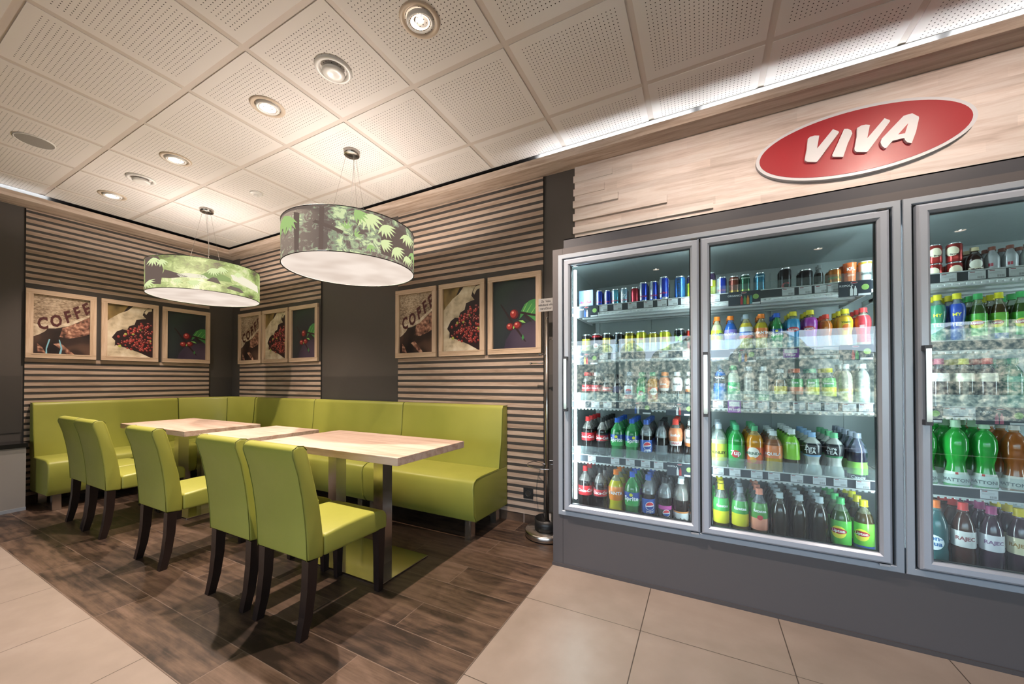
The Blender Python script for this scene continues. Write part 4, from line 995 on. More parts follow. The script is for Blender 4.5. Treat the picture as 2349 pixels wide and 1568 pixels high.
# price tags
def tag_mat():
    m = mat('price_tag_print', (0.8, 0.8, 0.8), 0.4); N, L, b = nodes(m)
    t = N.new('ShaderNodeTexCoord'); s = N.new('ShaderNodeSeparateXYZ'); L.new(t.outputs['Generated'], s.inputs[0])
    x, z = s.outputs[0], s.outputs[2]
    def bw(q, a, c): return mth(N, L, 'MULTIPLY', mth(N, L, 'GREATER_THAN', q, a), mth(N, L, 'LESS_THAN', q, c))
    red = mth(N, L, 'MULTIPLY', bw(x, .08, .38), bw(z, .84, .93))
    ln = mth(N, L, 'MULTIPLY', mth(N, L, 'LESS_THAN', mth(N, L, 'FRACT', mth(N, L, 'MULTIPLY', z, 9)), .35), mth(N, L, 'MULTIPLY', bw(x, .08, .80), bw(z, .46, .78)))
    bar = mth(N, L, 'MULTIPLY', mth(N, L, 'LESS_THAN', mth(N, L, 'FRACT', mth(N, L, 'MULTIPLY', x, 17)), .5), mth(N, L, 'MULTIPLY', bw(x, .50, .93), bw(z, .08, .36)))
    c = mixrgb(N, L, red, hexc('e6e8ea'), hexc('9c3e48')); c = mixrgb(N, L, mth(N, L, 'MULTIPLY', ln, .5), c, hexc('8b9096')); c = mixrgb(N, L, mth(N, L, 'MULTIPLY', bar, .8), c, hexc('4a4d52'))
    L.new(c, b.inputs[0]); return m
M_TAG = tag_mat()
_mb = MB(); _mb.box((-.5, -.001, -.0185), (.5, .001, .0185), M_TAG); TAGME = _mb.mesh('price_tag')
TAGS = {'L1': [-0.562, -0.471, -0.383, -0.289, -0.211, -0.151, -0.082], 'L2': [-0.561, -0.477, -0.204, -0.075],
 'L3': [-0.707, -0.615, -0.537], 'L4': [-0.639, -0.491, -0.399, -0.309, -0.235], 'R1': [0.065, 0.403, 0.474, 0.539, 0.585],
 'R2': [0.332, 0.557], 'R3': [0.079, 0.225, 0.291, 0.378, 0.445, 0.507, 0.574, 0.644, 0.705],
 'R4': [0.078, 0.158, 0.259, 0.336, 0.433, 0.525, 0.607, 0.692], 'U1': [0.991, 1.079, 1.138, 1.199], 'U3': [0.995, 1.045], 'U4': [1.107]}
for k, v in TAGS.items():
    i = int(k[1]) - 1; z = DECK[k[0]][i]
    for j, x in enumerate(v):
        o = link('price_tag', TAGME, None, (x, 2.3835, z + .0015)); o.scale = (.052 if k != 'R2' or j == 0 else .098, 1, 1)
        tag(o, 'white price tag, %s from the left on the %s shelf rail, %s door' % (NTH[j], ORD[i], SH[k[0]][2]), 'price tag', 'price tags on the shelf rails')
M_SLATE = mat('promo_card_slate', hexc('3a3f49'), 0.3); M_INKW = mat('white_print', hexc('e8e8ea'), 0.4); M_DOTG = mat('green_price_dot', hexc('9bc06a'), 0.4)
M_PURP = mat('purple_card', hexc('8e3aa6'), 0.35)
cols_ = {'r': hexc('b23a3f'), 'o': hexc('e08a3c'), 'b': hexc('3d5fa8'), 'y': hexc('d8cb58'), 'g': hexc('5a9a58'), 'w': hexc('e6e6e6'), 'p': hexc('c46a80'), 't': hexc('4a90a0'), 'k': hexc('2b2227')}
for d_ in cols_: mat('mini_' + d_, cols_[d_], 0.4)
def card(k, x, w, title, mini, lab, h=.076):
    i = int(k[1]) - 1; z = DECK[k[0]][i]
    r = thing('promo_card', lab, 'shelf card', (x, 2.3805, z - .012), (0, 0, 0), 'dark promotion cards on the rails')
    mb = MB(); mb.box((-w / 2, -.001, -h / 2), (w / 2, .001, h / 2), M_SLATE); mb.build('panel', r)
    p = MB(); y = -.0014
    def F(u, v): return (-w / 2 + u * w, y, -h / 2 + v * h)
    if title: put_text(p, title, .0135, M_INKW, lambda a, b, c: (-w / 2 + .030 + a, y, h / 2 - .022 + b), bold=.0003)
    p.poly([(-.002 + .013 * math.cos(t * PI / 10), y, h / 2 - .009 + .0045 * math.sin(t * PI / 10)) for t in range(20)], M_INKW)
    p.poly([(-.002 + .0115 * math.cos(t * PI / 10), y - .0002, h / 2 - .009 + .0032 * math.sin(t * PI / 10)) for t in range(20)], M_RED)
    gx = w / 2 - .022
    p.poly([(gx + .014 * math.cos(t * PI / 12), y, .004 + .014 * math.sin(t * PI / 12)) for t in range(24)], M_DOTG)
    p.poly([(w / 2 - .048, y, -h / 2 + .002), (w / 2 - .002, y, -h / 2 + .002), (w / 2 - .002, y, -h / 2 + .012), (w / 2 - .048, y, -h / 2 + .012)], M_INKW)
    for j, c in enumerate(mini):
        cx = -.012 + j * .0145; m = MATS['mini_' + c]; q = .0058
        p.poly([(cx - q, y - .0001, -h / 2 + .004), (cx + q, y - .0001, -h / 2 + .004), (cx + q, y - .0001, -.004), (cx + q * .4, y - .0001, .006), (cx + q * .4, y - .0001, .012), (cx - q * .4, y - .0001, .012), (cx - q * .4, y - .0001, .006), (cx - q, y - .0001, -.004)], m)
    p.build('print', r)
card('L1', -.669, .147, 'Red Bull', 'bw', 'dark card with blue and silver can pictures, top shelf, left door')
card('L2', -.670, .146, 'Semtex', 'yr', 'dark card with two coloured pictures, second shelf, left door')
card('L3', -.353, .155, 'PEPSI', 'bw', 'dark card lettered for a blue cola, third shelf, left door')
card('L3', -.119, .145, 'KOFOLA', 'wr', 'dark card showing two round-shouldered bottles, third shelf, left door')
card('L4', -.118, .140, 'KOFOLA', 'wr', 'dark card with white and red bottle pictures, fourth shelf, left door')
card('R1', .207, .150, 'ORGANICS', 'rgot', 'dark card with four slanted can pictures, top shelf, middle door')
card('R1', .667, .123, 'KOFOLA', 'ww', 'dark card with two white cup pictures, top shelf, middle door')
card('R2', .196, .128, 'FANTA', 'gbo', 'dark card with green, blue and orange bottle pictures, second shelf')
card('R2', .671, .125, '', 'rg', 'dark card with red and green bottle pictures, second shelf, right end')
card('U3', .930, .070, '', '', 'small dark card with a green dot, third shelf, right door')
card('U3', 1.142, .147, 'RAJEC', 'pp', 'dark card with pink cup pictures, third shelf, right door')
def ptag(x, z, w, h, t, lab):
    r = thing('points_tag', lab, 'price tag', (x, 2.3795, z))
    mb = MB(); mb.box((-w / 2, -.001, -h / 2), (w / 2, .001, h / 2), M_PURP); mb.build('panel', r)
    p = MB(); p.poly([(-w * .42, -.0014, h * .02), (w * .40, -.0014, h * .02), (w * .40, -.0014, h * .44), (-w * .42, -.0014, h * .44)], M_INKW)
    put_text(p, t, h * .24, M_INKW, lambda a, b, c: (a, -.0014, -h * .24 + b), bold=.0004); p.build('print', r)
ptag(.157, 1.054, .062, .066, '90 bod\u016f', 'purple points tag hanging from the third shelf rail, middle door')
ptag(.412, 1.340, .066, .045, '110 bod\u016f', 'purple points tag on the second shelf rail, middle door')

# ---------------------------------------------------------------- drinks
PROF = {
 'coke': [(0, .78), (.02, .90), (.09, .96), (.17, .93), (.26, .87), (.34, .94), (.40, 1), (.62, 1), (.67, .97), (.72, .86), (.77, .70), (.82, .52), (.87, .38), (.905, .36)],
 'pet': [(0, .80), (.015, .93), (.05, 1), (.16, 1), (.20, .95), (.26, 1), (.62, 1), (.68, .98), (.73, .90), (.78, .76), (.83, .56), (.87, .40), (.905, .36)],
 'waist': [(0, .86), (.03, .98), (.14, 1), (.26, .88), (.34, .84), (.44, .95), (.52, 1), (.64, .98), (.73, .80), (.81, .54), (.87, .38), (.905, .36)],
 'bulb': [(0, .80), (.03, .90), (.26, .92), (.38, .80), (.46, .82), (.56, .96), (.66, 1), (.74, .96), (.81, .76), (.86, .48), (.90, .42)],
 'tea': [(0, .90), (.02, .98), (.06, 1), (.56, 1), (.64, .97), (.72, .86), (.80, .62), (.86, .42), (.905, .40)],
 'hour': [(0, .88), (.04, 1), (.16, .98), (.30, .72), (.38, .70), (.50, .90), (.60, 1), (.72, .96), (.80, .72), (.86, .42), (.905, .38)],
 'dome': [(0, .92), (.02, 1), (.30, 1), (.36, .93), (.42, 1), (.60, .99), (.70, .90), (.79, .66), (.86, .42), (.905, .38)],
 'can': [(0, .74), (.02, .90), (.05, 1), (.90, 1), (.945, .90), (.965, .85), (.985, .88), (.995, .88)],
 'cup': [(0, .74), (.02, .76), (.97, .98), (.985, 1.03), (1.0, 1.03)],
}
def liq(h):
    n = 'liquid_' + h
    if n in MATS: return MATS[n]
    m = mat(n, hexc(h), 0.14, spec=0.6, coat=0.5); N, L, b = nodes(m)
    out = [x for x in N if x.type == 'OUTPUT_MATERIAL'][0]; t = N.new('ShaderNodeBsdfTranslucent'); t.inputs[0].default_value = (*hexc(h), 1)
    mx = N.new('ShaderNodeMixShader'); mx.inputs[0].default_value = 0.28; L.new(b.outputs[0], mx.inputs[1]); L.new(t.outputs[0], mx.inputs[2]); L.new(mx.outputs[0], out.inputs[0])
    return m
def clear(h, t=.62): return glassy('clear_' + h, hexc(h), t, 0.06, 1.45, (1, 1, 1), 1.6)
def pl(h): return mat('plastic_' + h, hexc(h), 0.30, coat=0.25)
def pmetal(h): return mat('can_' + h, hexc(h), 0.24, metal=0.55, spec=0.6)
# key: shape, body, fill, neck colour, cap, labels[(z0,z1,col)], texts[(s,z,size,col)], short description
K = {
 'cc': ('coke', '1e1210', .70, 'b8b0aa', 'd0282c', [(.40, .60, 'd02a33')], [('Coca-Cola', .50, .30, 'f4f4f4')], 'red-labelled cola bottle with red cap'),
 'ccl': ('coke', '1e1210', .70, 'b8b0aa', 'd8d8d8', [(.40, .60, 'cf3640')], [('Coca-Cola', .50, .30, 'f4f4f4')], 'cola bottle with pale cap'),
 'ccz': ('coke', '1a1110', .70, 'b8b0aa', '1c1c1e', [(.40, .60, '201718'), (.42, .56, 'b92d33')], [('Coca-Cola', .49, .30, 'f4f4f4')], 'black-capped cola bottle with dark label'),
 'cco': ('coke', '1a1110', .70, 'b8b0aa', '262326', [(.40, .60, '3a2c52')], [], 'dark cola bottle with purple label'),
 'spr': ('coke', '2f8a4a', .72, '4fae68', '2f5fc0', [(.32, .46, '3fae5c'), (.46, .60, '2b4f9e')], [('Sprite', .47, .40, 'f4f8f4'), ('o', .55, .34, 'e6e03c')], 'green lemonade bottle with blue cap'),
 'fan': ('waist', 'd9c92a', .78, 'ded9b0', 'ec7c24', [(.38, .66, 'e8842f')], [('FANTA', .53, .30, 'f6f6f6')], 'yellow soda bottle with orange label'),
 'fag': ('waist', 'd5d6a0', .78, 'dedcb8', 'ef7f2a', [(.40, .64, 'c9de3c')], [('FANTA', .52, .32, '2b4f9e')], 'pale soda bottle with lime green label'),
 'fab': ('waist', '2f6fc8', .80, '5a90d8', 'ef7f2a', [(.40, .64, '8a7bd0')], [('FANTA', .52, .32, 'f2f2f6')], 'blue soda bottle with orange cap'),
 'fam': ('waist', 'd8c23a', .78, 'd6cf9a', '8c9aa4', [(.54, .68, 'dfe6ea'), (.46, .56, '3b6fc2'), (.40, .47, 'd8503a')], [], 'yellow soda bottle with striped label'),
 'fao': ('waist', 'd6bf35', .78, 'd8cf9c', 'ef7f2a', [(.40, .64, 'f0813a')], [('FANTA', .52, .32, 'f6f6f6')], 'yellow soda bottle with orange cap'),
 'pep': ('pet', '1c1412', .62, 'b9bcc0', '4668b8', [(.22, .52, '3a62b8')], [('o', .38, 1.05, 'f0f0f2'), ('u', .38, .92, 'd8404a'), ('l', .38, .92, '2b4f9e'), ('pepsi', .27, .26, 'e8ecf4')], 'dark cola bottle with blue label'),
 'pew': ('pet', '241a18', .62, 'b9c0c2', '9fb4c4', [(.18, .58, 'e2e4e6'), (.18, .30, 'c8404c')], [('u', .40, 1.0, 'd8404a'), ('l', .40, 1.0, '2b4f9e'), ('PEPSI', .40, .26, '2b4f9e')], 'cola bottle with white retro label'),
 'pem': ('pet', '1c1614', .60, 'b9bcc0', '222428', [(.20, .42, '6c7074')], [], 'dark cola bottle with silver-grey label'),
 'pec': ('pet', '1c1614', .60, 'b9bcc0', '222428', [(.36, .44, 'c0509a'), (.16, .36, '2b2428')], [('o', .29, .85, 'f0f0f2'), ('u', .29, .74, 'd8404a'), ('l', .29, .74, '2b4f9e'), ('pepsi', .19, .24, 'e8ecf4')], 'dark cola bottle with pink-topped label'),
 'sev': ('pet', '2f9a48', .80, '52b46c', '4aa878', [(.20, .56, '3fb25a')], [('o', .36, .8, 'c8383c'), ('7up', .38, .42, 'f6f6f6')], 'green soda bottle lettered 7up'),
 'mir': ('pet', 'e09a30', .80, 'dcc48c', '5aa878', [(.18, .54, 'f0703a')], [('o', .42, 1.1, 'f4efe4'), ('MIRINDA', .40, .24, '0f5a38'), ('o', .26, .6, 'f2a63c')], 'orange soda bottle with green cap'),
 'kor': ('bulb', '2a1a16', .55, 'b8aca4', 'f08a3c', [(.44, .84, 'e89468'), (.44, .52, 'f0e8e0')], [('kofola', .64, .26, 'ffffff')], 'round-shouldered cola bottle, orange sleeve'),
 'kow': ('bulb', '2a1a16', .55, 'b8aca4', 'eceef0', [(.44, .84, 'e8e6e6')], [('kofola', .64, .28, '33262a')], 'round-shouldered cola bottle, white sleeve'),
 'koz': ('bulb', '2a1a16', .55, 'b8aca4', 'e0e2e4', [(.42, .80, 'e6e2e0'), (.42, .50, 'e8864c')], [('kofola', .62, .28, '33262a')], 'round-shouldered cola bottle, white and orange sleeve'),
 'kod': ('bulb', '2a1a16', .55, 'b8aca4', 'e04a40', [(.42, .82, 'e08a62'), (.42, .52, 'efe8e4')], [('kofola', .66, .28, 'ffffff'), ('VANA', .47, .24, 'b83c46')], 'round-shouldered cola bottle with red cap'),
 'ko2': ('pet', '241815', .58, 'b9b4ae', 'dfe6e8', [(.10, .36, 'e6e6e8'), (.33, .36, 'd88a48')], [('kofola', .20, .30, '2a2426')], 'big cola bottle with low white label'),
 'brb': ('bulb', '2f86b8', .60, 'b0c8b0', 'e8d63a', [(.14, .82, '2f8fc0')], [('e', .56, 1.35, 'c83a42'), ('bravo', .56, .30, 'f6f6f6')], 'round blue juice bottle with yellow cap'),
 'brp': ('bulb', '9a3a9c', .60, 'c0b0a0', 'e8d63a', [(.14, .82, '9c3ca2')], [('e', .56, 1.35, 'c83a42'), ('bravo', .56, .30, 'f6f6f6')], 'round purple juice bottle with yellow cap'),
 'ojr': ('bulb', 'd07a34', .82, 'd8a070', 'e0483c', [], [], 'plain orange juice bottle with red cap'),
 'yel': ('bulb', 'e0b432', .84, 'e0c878', 'eada3a', [(.30, .80, 'e8bc36')], [('o', .56, .8, 'd8702e'), ('Vitamin', .68, .20, '2a6a3a')], 'round yellow juice bottle'),
 'rdw': ('bulb', 'd8d4c0', .84, 'd8d4c0', 'e0484a', [(.20, .82, 'c8404a'), ], [('IIII', .56, .30, 'f2f2f2')], 'round red and white juice bottle'),
 'pow': ('pet', '2f70c0', .82, '7fa8c8', '4a5560', [(.52, .72, '1f2430'), (.30, .42, '2f6fc0')], [('POWER', .66, .24, 'e8eef4')], 'blue sports drink bottle'),
 'vin': ('pet', 'cfd8c4', .80, 'c8d4cc', '3f9a62', [(.26, .56, '2fa862')], [('Vinea', .43, .34, 'f6f8f4')], 'clear soda bottle with green label'),
 'aq1': ('pet', 'b8b4ae', .82, 'c8cccc', 'd8dee2', [(.06, .26, 'b88a68')], [('AQUILA', .22, .24, 'eeeeee')], 'clear water bottle with brownish label'),
 'aq2': ('pet', 'b4b8b0', .82, 'c8cccc', 'd8dee2', [(.06, .26, '5fae62')], [('AQUILA', .22, .24, 'eeeeee')], 'clear water bottle with green label'),
 'aqy': ('pet', 'c8c4b0', .84, 'd0d4d4', 'e4e8ea', [(.14, .42, 'd8cc7c')], [('AQUILA', .34, .24, 'f4f4f4')], 'tall clear bottle with yellowish label'),
 'aqw': ('pet', 'c0c8c0', .84, 'd0d4d4', 'e4e8ea', [(.14, .42, 'ccd2c4')], [], 'tall clear bottle with pale label'),
 'teg': ('tea', '5c4a22', .70, 'c0c4bc', 'cfd6d8', [(.30, .52, 'e0c832')], [], 'iced tea bottle with white cap and yellow label'),
 'tep': ('tea', '6a4028', .70, 'c0c4bc', 'ec8a6e', [(.30, .50, 'ea9270'), (.50, .72, '58a860')], [('fuze', .62, .28, 'f6f6f6')], 'iced tea bottle with salmon cap'),
 'teG': ('tea', '6a5a28', .70, 'c0c4bc', '56b890', [(.30, .50, 'e6d838'), (.50, .72, '58a860')], [('fuze', .62, .28, 'f6f6f6')], 'iced tea bottle with green cap'),
 'teY': ('tea', '5c4620', .70, 'c0c4bc', 'f0e034', [(.26, .50, 'ece23c'), (.50, .74, '4fae58')], [('fuzetea', .60, .26, 'f6f6f6')], 'iced tea bottle with yellow cap'),
 'teZ': ('tea', '5c4a24', .70, 'b8bcc0', '9aa4ac', [(.26, .50, 'e8dc3a'), (.50, .74, '5aac58')], [('fuzetea', .60, .26, 'f6f6f6')], 'iced tea bottle with grey cap'),
 'teP': ('tea', '5a3a24', .70, 'b8bcc0', 'f09a80', [(.24, .46, 'f0a084'), (.46, .74, '62a052')], [('fuzetea', .60, .26, 'f6f6f6'), ('o', .48, .5, 'c8484a')], 'iced tea bottle with salmon cap and label'),
 'plt': ('dome', '33281c', .80, '8a8478', 'b8c4c8', [], [], 'plain dark bottle with white cap'),
 'lig': ('tea', '3a5a24', .78, '9ab890', '4fba6c', [(.20, .62, '5fbf4c')], [('o', .42, 1.15, 'f2e84c'), ('e', .44, 1.1, 'b82c34'), ('Lipton', .44, .24, 'f6f2ee')], 'iced tea bottle with green cap, sunburst label'),
 'liy': ('tea', '4a3c1c', .78, 'a8a888', 'f0e434', [(.20, .62, '7cc848'), (.14, .24, '2f50a8')], [('o', .42, 1.15, 'f2e84c'), ('e', .44, 1.1, 'b82c34'), ('Lipton', .44, .24, 'f6f2ee')], 'iced tea bottle with yellow cap, sunburst label'),
 'kin': ('pet', 'cdd4ae', .66, 'c4ccc8', 'a8b0b8', [(.18, .56, 'dfe45c')], [('KINLEY', .36, .26, '3a3a30')], 'clear soda bottle with yellow label'),
 'fru': ('tea', 'd8b03c', .42, 'c8b4a0', 'd8e0e0', [(.36, .80, 'e88a58'), (.66, .80, '8a5a40')], [('AQUILA', .46, .26, 'f4f4f4')], 'juice bottle with orange sleeve and white cap'),
 'grn': ('tea', '4a3a2c', .40, '8cc850', 'dfe6e6', [(.34, .84, '8ccc3c')], [('MARLENKA', .70, .16, 'eaf4d8')], 'bottle in a bright green sleeve'),
 'ptb': ('hour', 'd8dad4', .895, 'd0d2cc', '9cc0e8', [(.50, .76, '23262c'), (.46, .50, '8ab8e0')], [('Pure', .66, .26, 'f2f2f2'), ('TEA', .57, .32, 'f2f2f2')], 'hourglass tea bottle with light blue cap'),
 'ptg': ('hour', 'd8dad4', .895, 'd0d2cc', '6cb888', [(.50, .76, '23262c'), (.46, .50, '4a9a6c')], [('Pure', .66, .26, 'f2f2f2'), ('TEA', .57, .32, 'f2f2f2')], 'hourglass tea bottle with green cap'),
 'cap': ('dome', '2a2a3c', .60, '8c90a8', '9aa0b0', [(.14, .40, '8ac458')], [('Cappy', .08, .28, 'e8e8ea')], 'dark juice bottle with green fruit label'),
 'rb': ('can', '2440b0', 1, '', '', [], [('Red Bull', .44, .26, 'c8284c')], 'slim blue and silver can'),
 'rbt': ('can', '58a8bc', 1, '', '', [], [('Red Bull', .44, .26, 'c8284c')], 'slim teal and silver can'),
 'rbl': ('can', '9cc4dc', 1, '', '', [], [('Z', .62, .6, 'f4f4f8'), ('Red Bull', .44, .24, 'c8284c')], 'slim pale blue can'),
 'rbr': ('can', 'b02c3c', 1, '', '', [], [], 'slim plain red can'),
 'rks': ('can', '2f6cb0', 1, '', '', [], [('ROCKSTAR', .5, .30, '16202e')], 'tall blue can with upright dark lettering'),
 'rky': ('can', '4c3c5c', 1, '', '', [(.18, .72, 'd8d83c')], [('N', .62, .9, 'f0f0f0')], 'tall purple and yellow can'),
 'cbk': ('can', '2a2426', 1, '', '', [(.30, .80, 'c0b43c')], [], 'black can with yellow pattern and red rim'),
 'crd': ('can', '2c2426', 1, '', '', [(.84, .92, 'b8323a')], [('o', .48, .9, 'e8e4e0'), ('o', .48, .5, 'b8323a')], 'black can with red circle'),
 'smy': ('can', 'd2b83a', 1, '', '', [(.80, .94, '2b2c2e')], [('SEMTEX', .52, .22, '22242a')], 'yellow can with black top'),
 'smb': ('can', '34383c', 1, '', '', [], [('\u25c6', .55, 1.0, 'e4c832'), ('SEMTEX', .52, .20, '22242a')], 'charcoal can with yellow diamond'),
 'yl1': ('can', 'd8c438', 1, '', '', [(.84, .93, '6c6428')], [], 'yellow can with darker top band'),
 'yl2': ('can', 'd6d83a', 1, '', '', [], [('TIGER', .5, .24, '3a3424'), ('W', .68, .4, 'c83a3a')], 'yellow green can with red mark'),
 'yl3': ('can', 'b0a43a', 1, '', '', [], [], 'olive yellow can'),
 'mon': ('can', '1c2022', 1, '', '', [], [('M', .60, .9, '8ae04c'), ('MONSTER', .26, .18, 'e8e8e8')], 'tall black can with bright green mark'),
 'mor': ('can', 'd0402c', 1, '', '', [], [('M', .60, .9, '1c1c1e')], 'tall red can with dark mark'),
 'orb': ('can', '7c3c30', 1, '', '', [(.06, .40, 'c89c38')], [('ORGANICS', .84, .18, 'c8b8a8')], 'brown and gold organic cola can'),
 'org': ('can', '2c5c48', 1, '', '', [(.06, .40, 'a8b850')], [('ORGANICS', .84, .18, 'c8d8c8')], 'dark green organic soda can'),
 'ort': ('can', '3c7c94', 1, '', '', [(.06, .34, '7cc0cc')], [('ORGANICS', .84, .18, 'd0e4e8')], 'teal organic soda can'),
 'bco': ('can', '1c1a1c', 1, '', '', [], [('C', .34, .9, 'c8303c')], 'black can with red script'),
 'bdk': ('can', '242426', 1, '', '', [], [], 'plain black can'),
 'tnb': ('coke', '2a2624', .7, 'b0b8b8', '8c9090', [], [], 'thin dark glass bottle'),
 'mca': ('can', 'c87838', 1, '', '', [(.06, .42, 'e0dcc8')], [('MIRINDA', .58, .28, '2a8a50')], 'orange soda can lettered in green'),
 'kfo': ('cup', 'e07038', 1, '', '', [], [('KFL', .76, .42, 'f8f0e8'), ('origi', .54, .30, 'f8e0c8')], 'orange paper cup lettered KFL'),
 'kfw': ('cup', 'ecece6', 1, '', '', [(.90, .97, 'e8c848')], [('kofola', .55, .38, '33363a')], 'white paper cup with dark lettering'),
 'mrb': ('can', 'b03430', 1, '', '', [], [('o', .56, 1.3, 'e8dcc0'), ('Mr. Brown', .40, .22, '2c1c18')], 'red coffee can with cream oval'),
 'mbb': ('tea', '33201a', .80, '5a4438', 'e6d4a8', [(.16, .62, '3a2620')], [('o', .46, 1.2, 'dcd8c8'), ('Mr. Brown', .34, .22, 'e8dcc0')], 'dark coffee drink bottle with cream cap'),
 'slv': ('tea', 'b8bcc0', .9, 'b8bcc0', '8a5040', [(.10, .70, 'b4b8bc')], [('\u25a0', .42, .5, 'b03a48')], 'silver striped bottle with brown cap'),
 'mxt': ('bulb', '3a8a5c', .8, '9ab8a0', 'ece03c', [(.14, .80, '3f9470')], [('MY', .60, .36, 'e8e04a'), ('TEE', .42, .42, 'f4f4f4')], 'green and white tea bottle with yellow cap'),
 'mxb': ('bulb', '2f4fb0', .8, '9aa8b8', 'ece03c', [(.14, .80, '2c50b4')], [('MY', .60, .36, 'f0e848'), ('TEE', .42, .42, 'f4f4f4')], 'blue and yellow tea bottle'),
 'wtp': ('pet', '54383c', .80, '9a8a90', 'c86a80', [(.56, .72, 'e0dcd8')], [], 'dark pink water bottle with white label'),
 'wty': ('pet', '584a40', .80, '9a9088', 'd8cc60', [(.56, .72, 'e6e2cc')], [], 'water bottle with cream label'),
 'wtr': ('pet', '50343a', .80, '98888c', 'c83c40', [(.56, .72, 'e8dcc8')], [], 'dark water bottle with red cap'),
 'wtg': ('pet', '2f7a5c', .85, '4f9a7c', '3f8a6c', [(.56, .66, '58a888')], [], 'deep green water bottle'),
 'mag': ('hour', '2fae44', .86, '52c060', 'b8d8b8', [(.06, .24, 'dfe6dc')], [('MATTONI', .12, .26, '3a4a4a'), ('\u25a0', .22, .2, 'c04038')], 'bright green water bottle with white label'),
 'mao': ('hour', 'b0642c', .86, 'c08a60', 'd8d0c8', [(.06, .24, 'e4dcd2')], [('MATTONI', .12, .26, '3a4a4a')], 'amber water bottle with white label'),
 'bon': ('dome', '3c6c70', .86, '8cc0c4', 'ee7c3c', [], [('o', .42, 1.3, 'e8f0f4'), ('Bon-\naqua', .44, .36, '2f6ca8')], 'blue-green water bottle with orange cap'),
 'raj': ('dome', '54342c', .86, '8c6a60', 'd84848', [(.40, .62, 'e6e2e0')], [('RAJEC', .52, .30, '8c4a50')], 'brownish water bottle with red cap'),
 'rap': ('dome', '4c3444', .86, '84647c', 'a84a7c', [(.40, .62, 'e2dee4')], [('RAJEC', .52, .30, '8a6a90')], 'purplish water bottle with purple cap'),
 'ray': ('dome', '4c3440', .86, '84647c', 'e0c83c', [(.40, .62, 'e4d8b8')], [('RAJEC', .52, .30, 'a8844c')], 'purplish water bottle with yellow cap'),
}
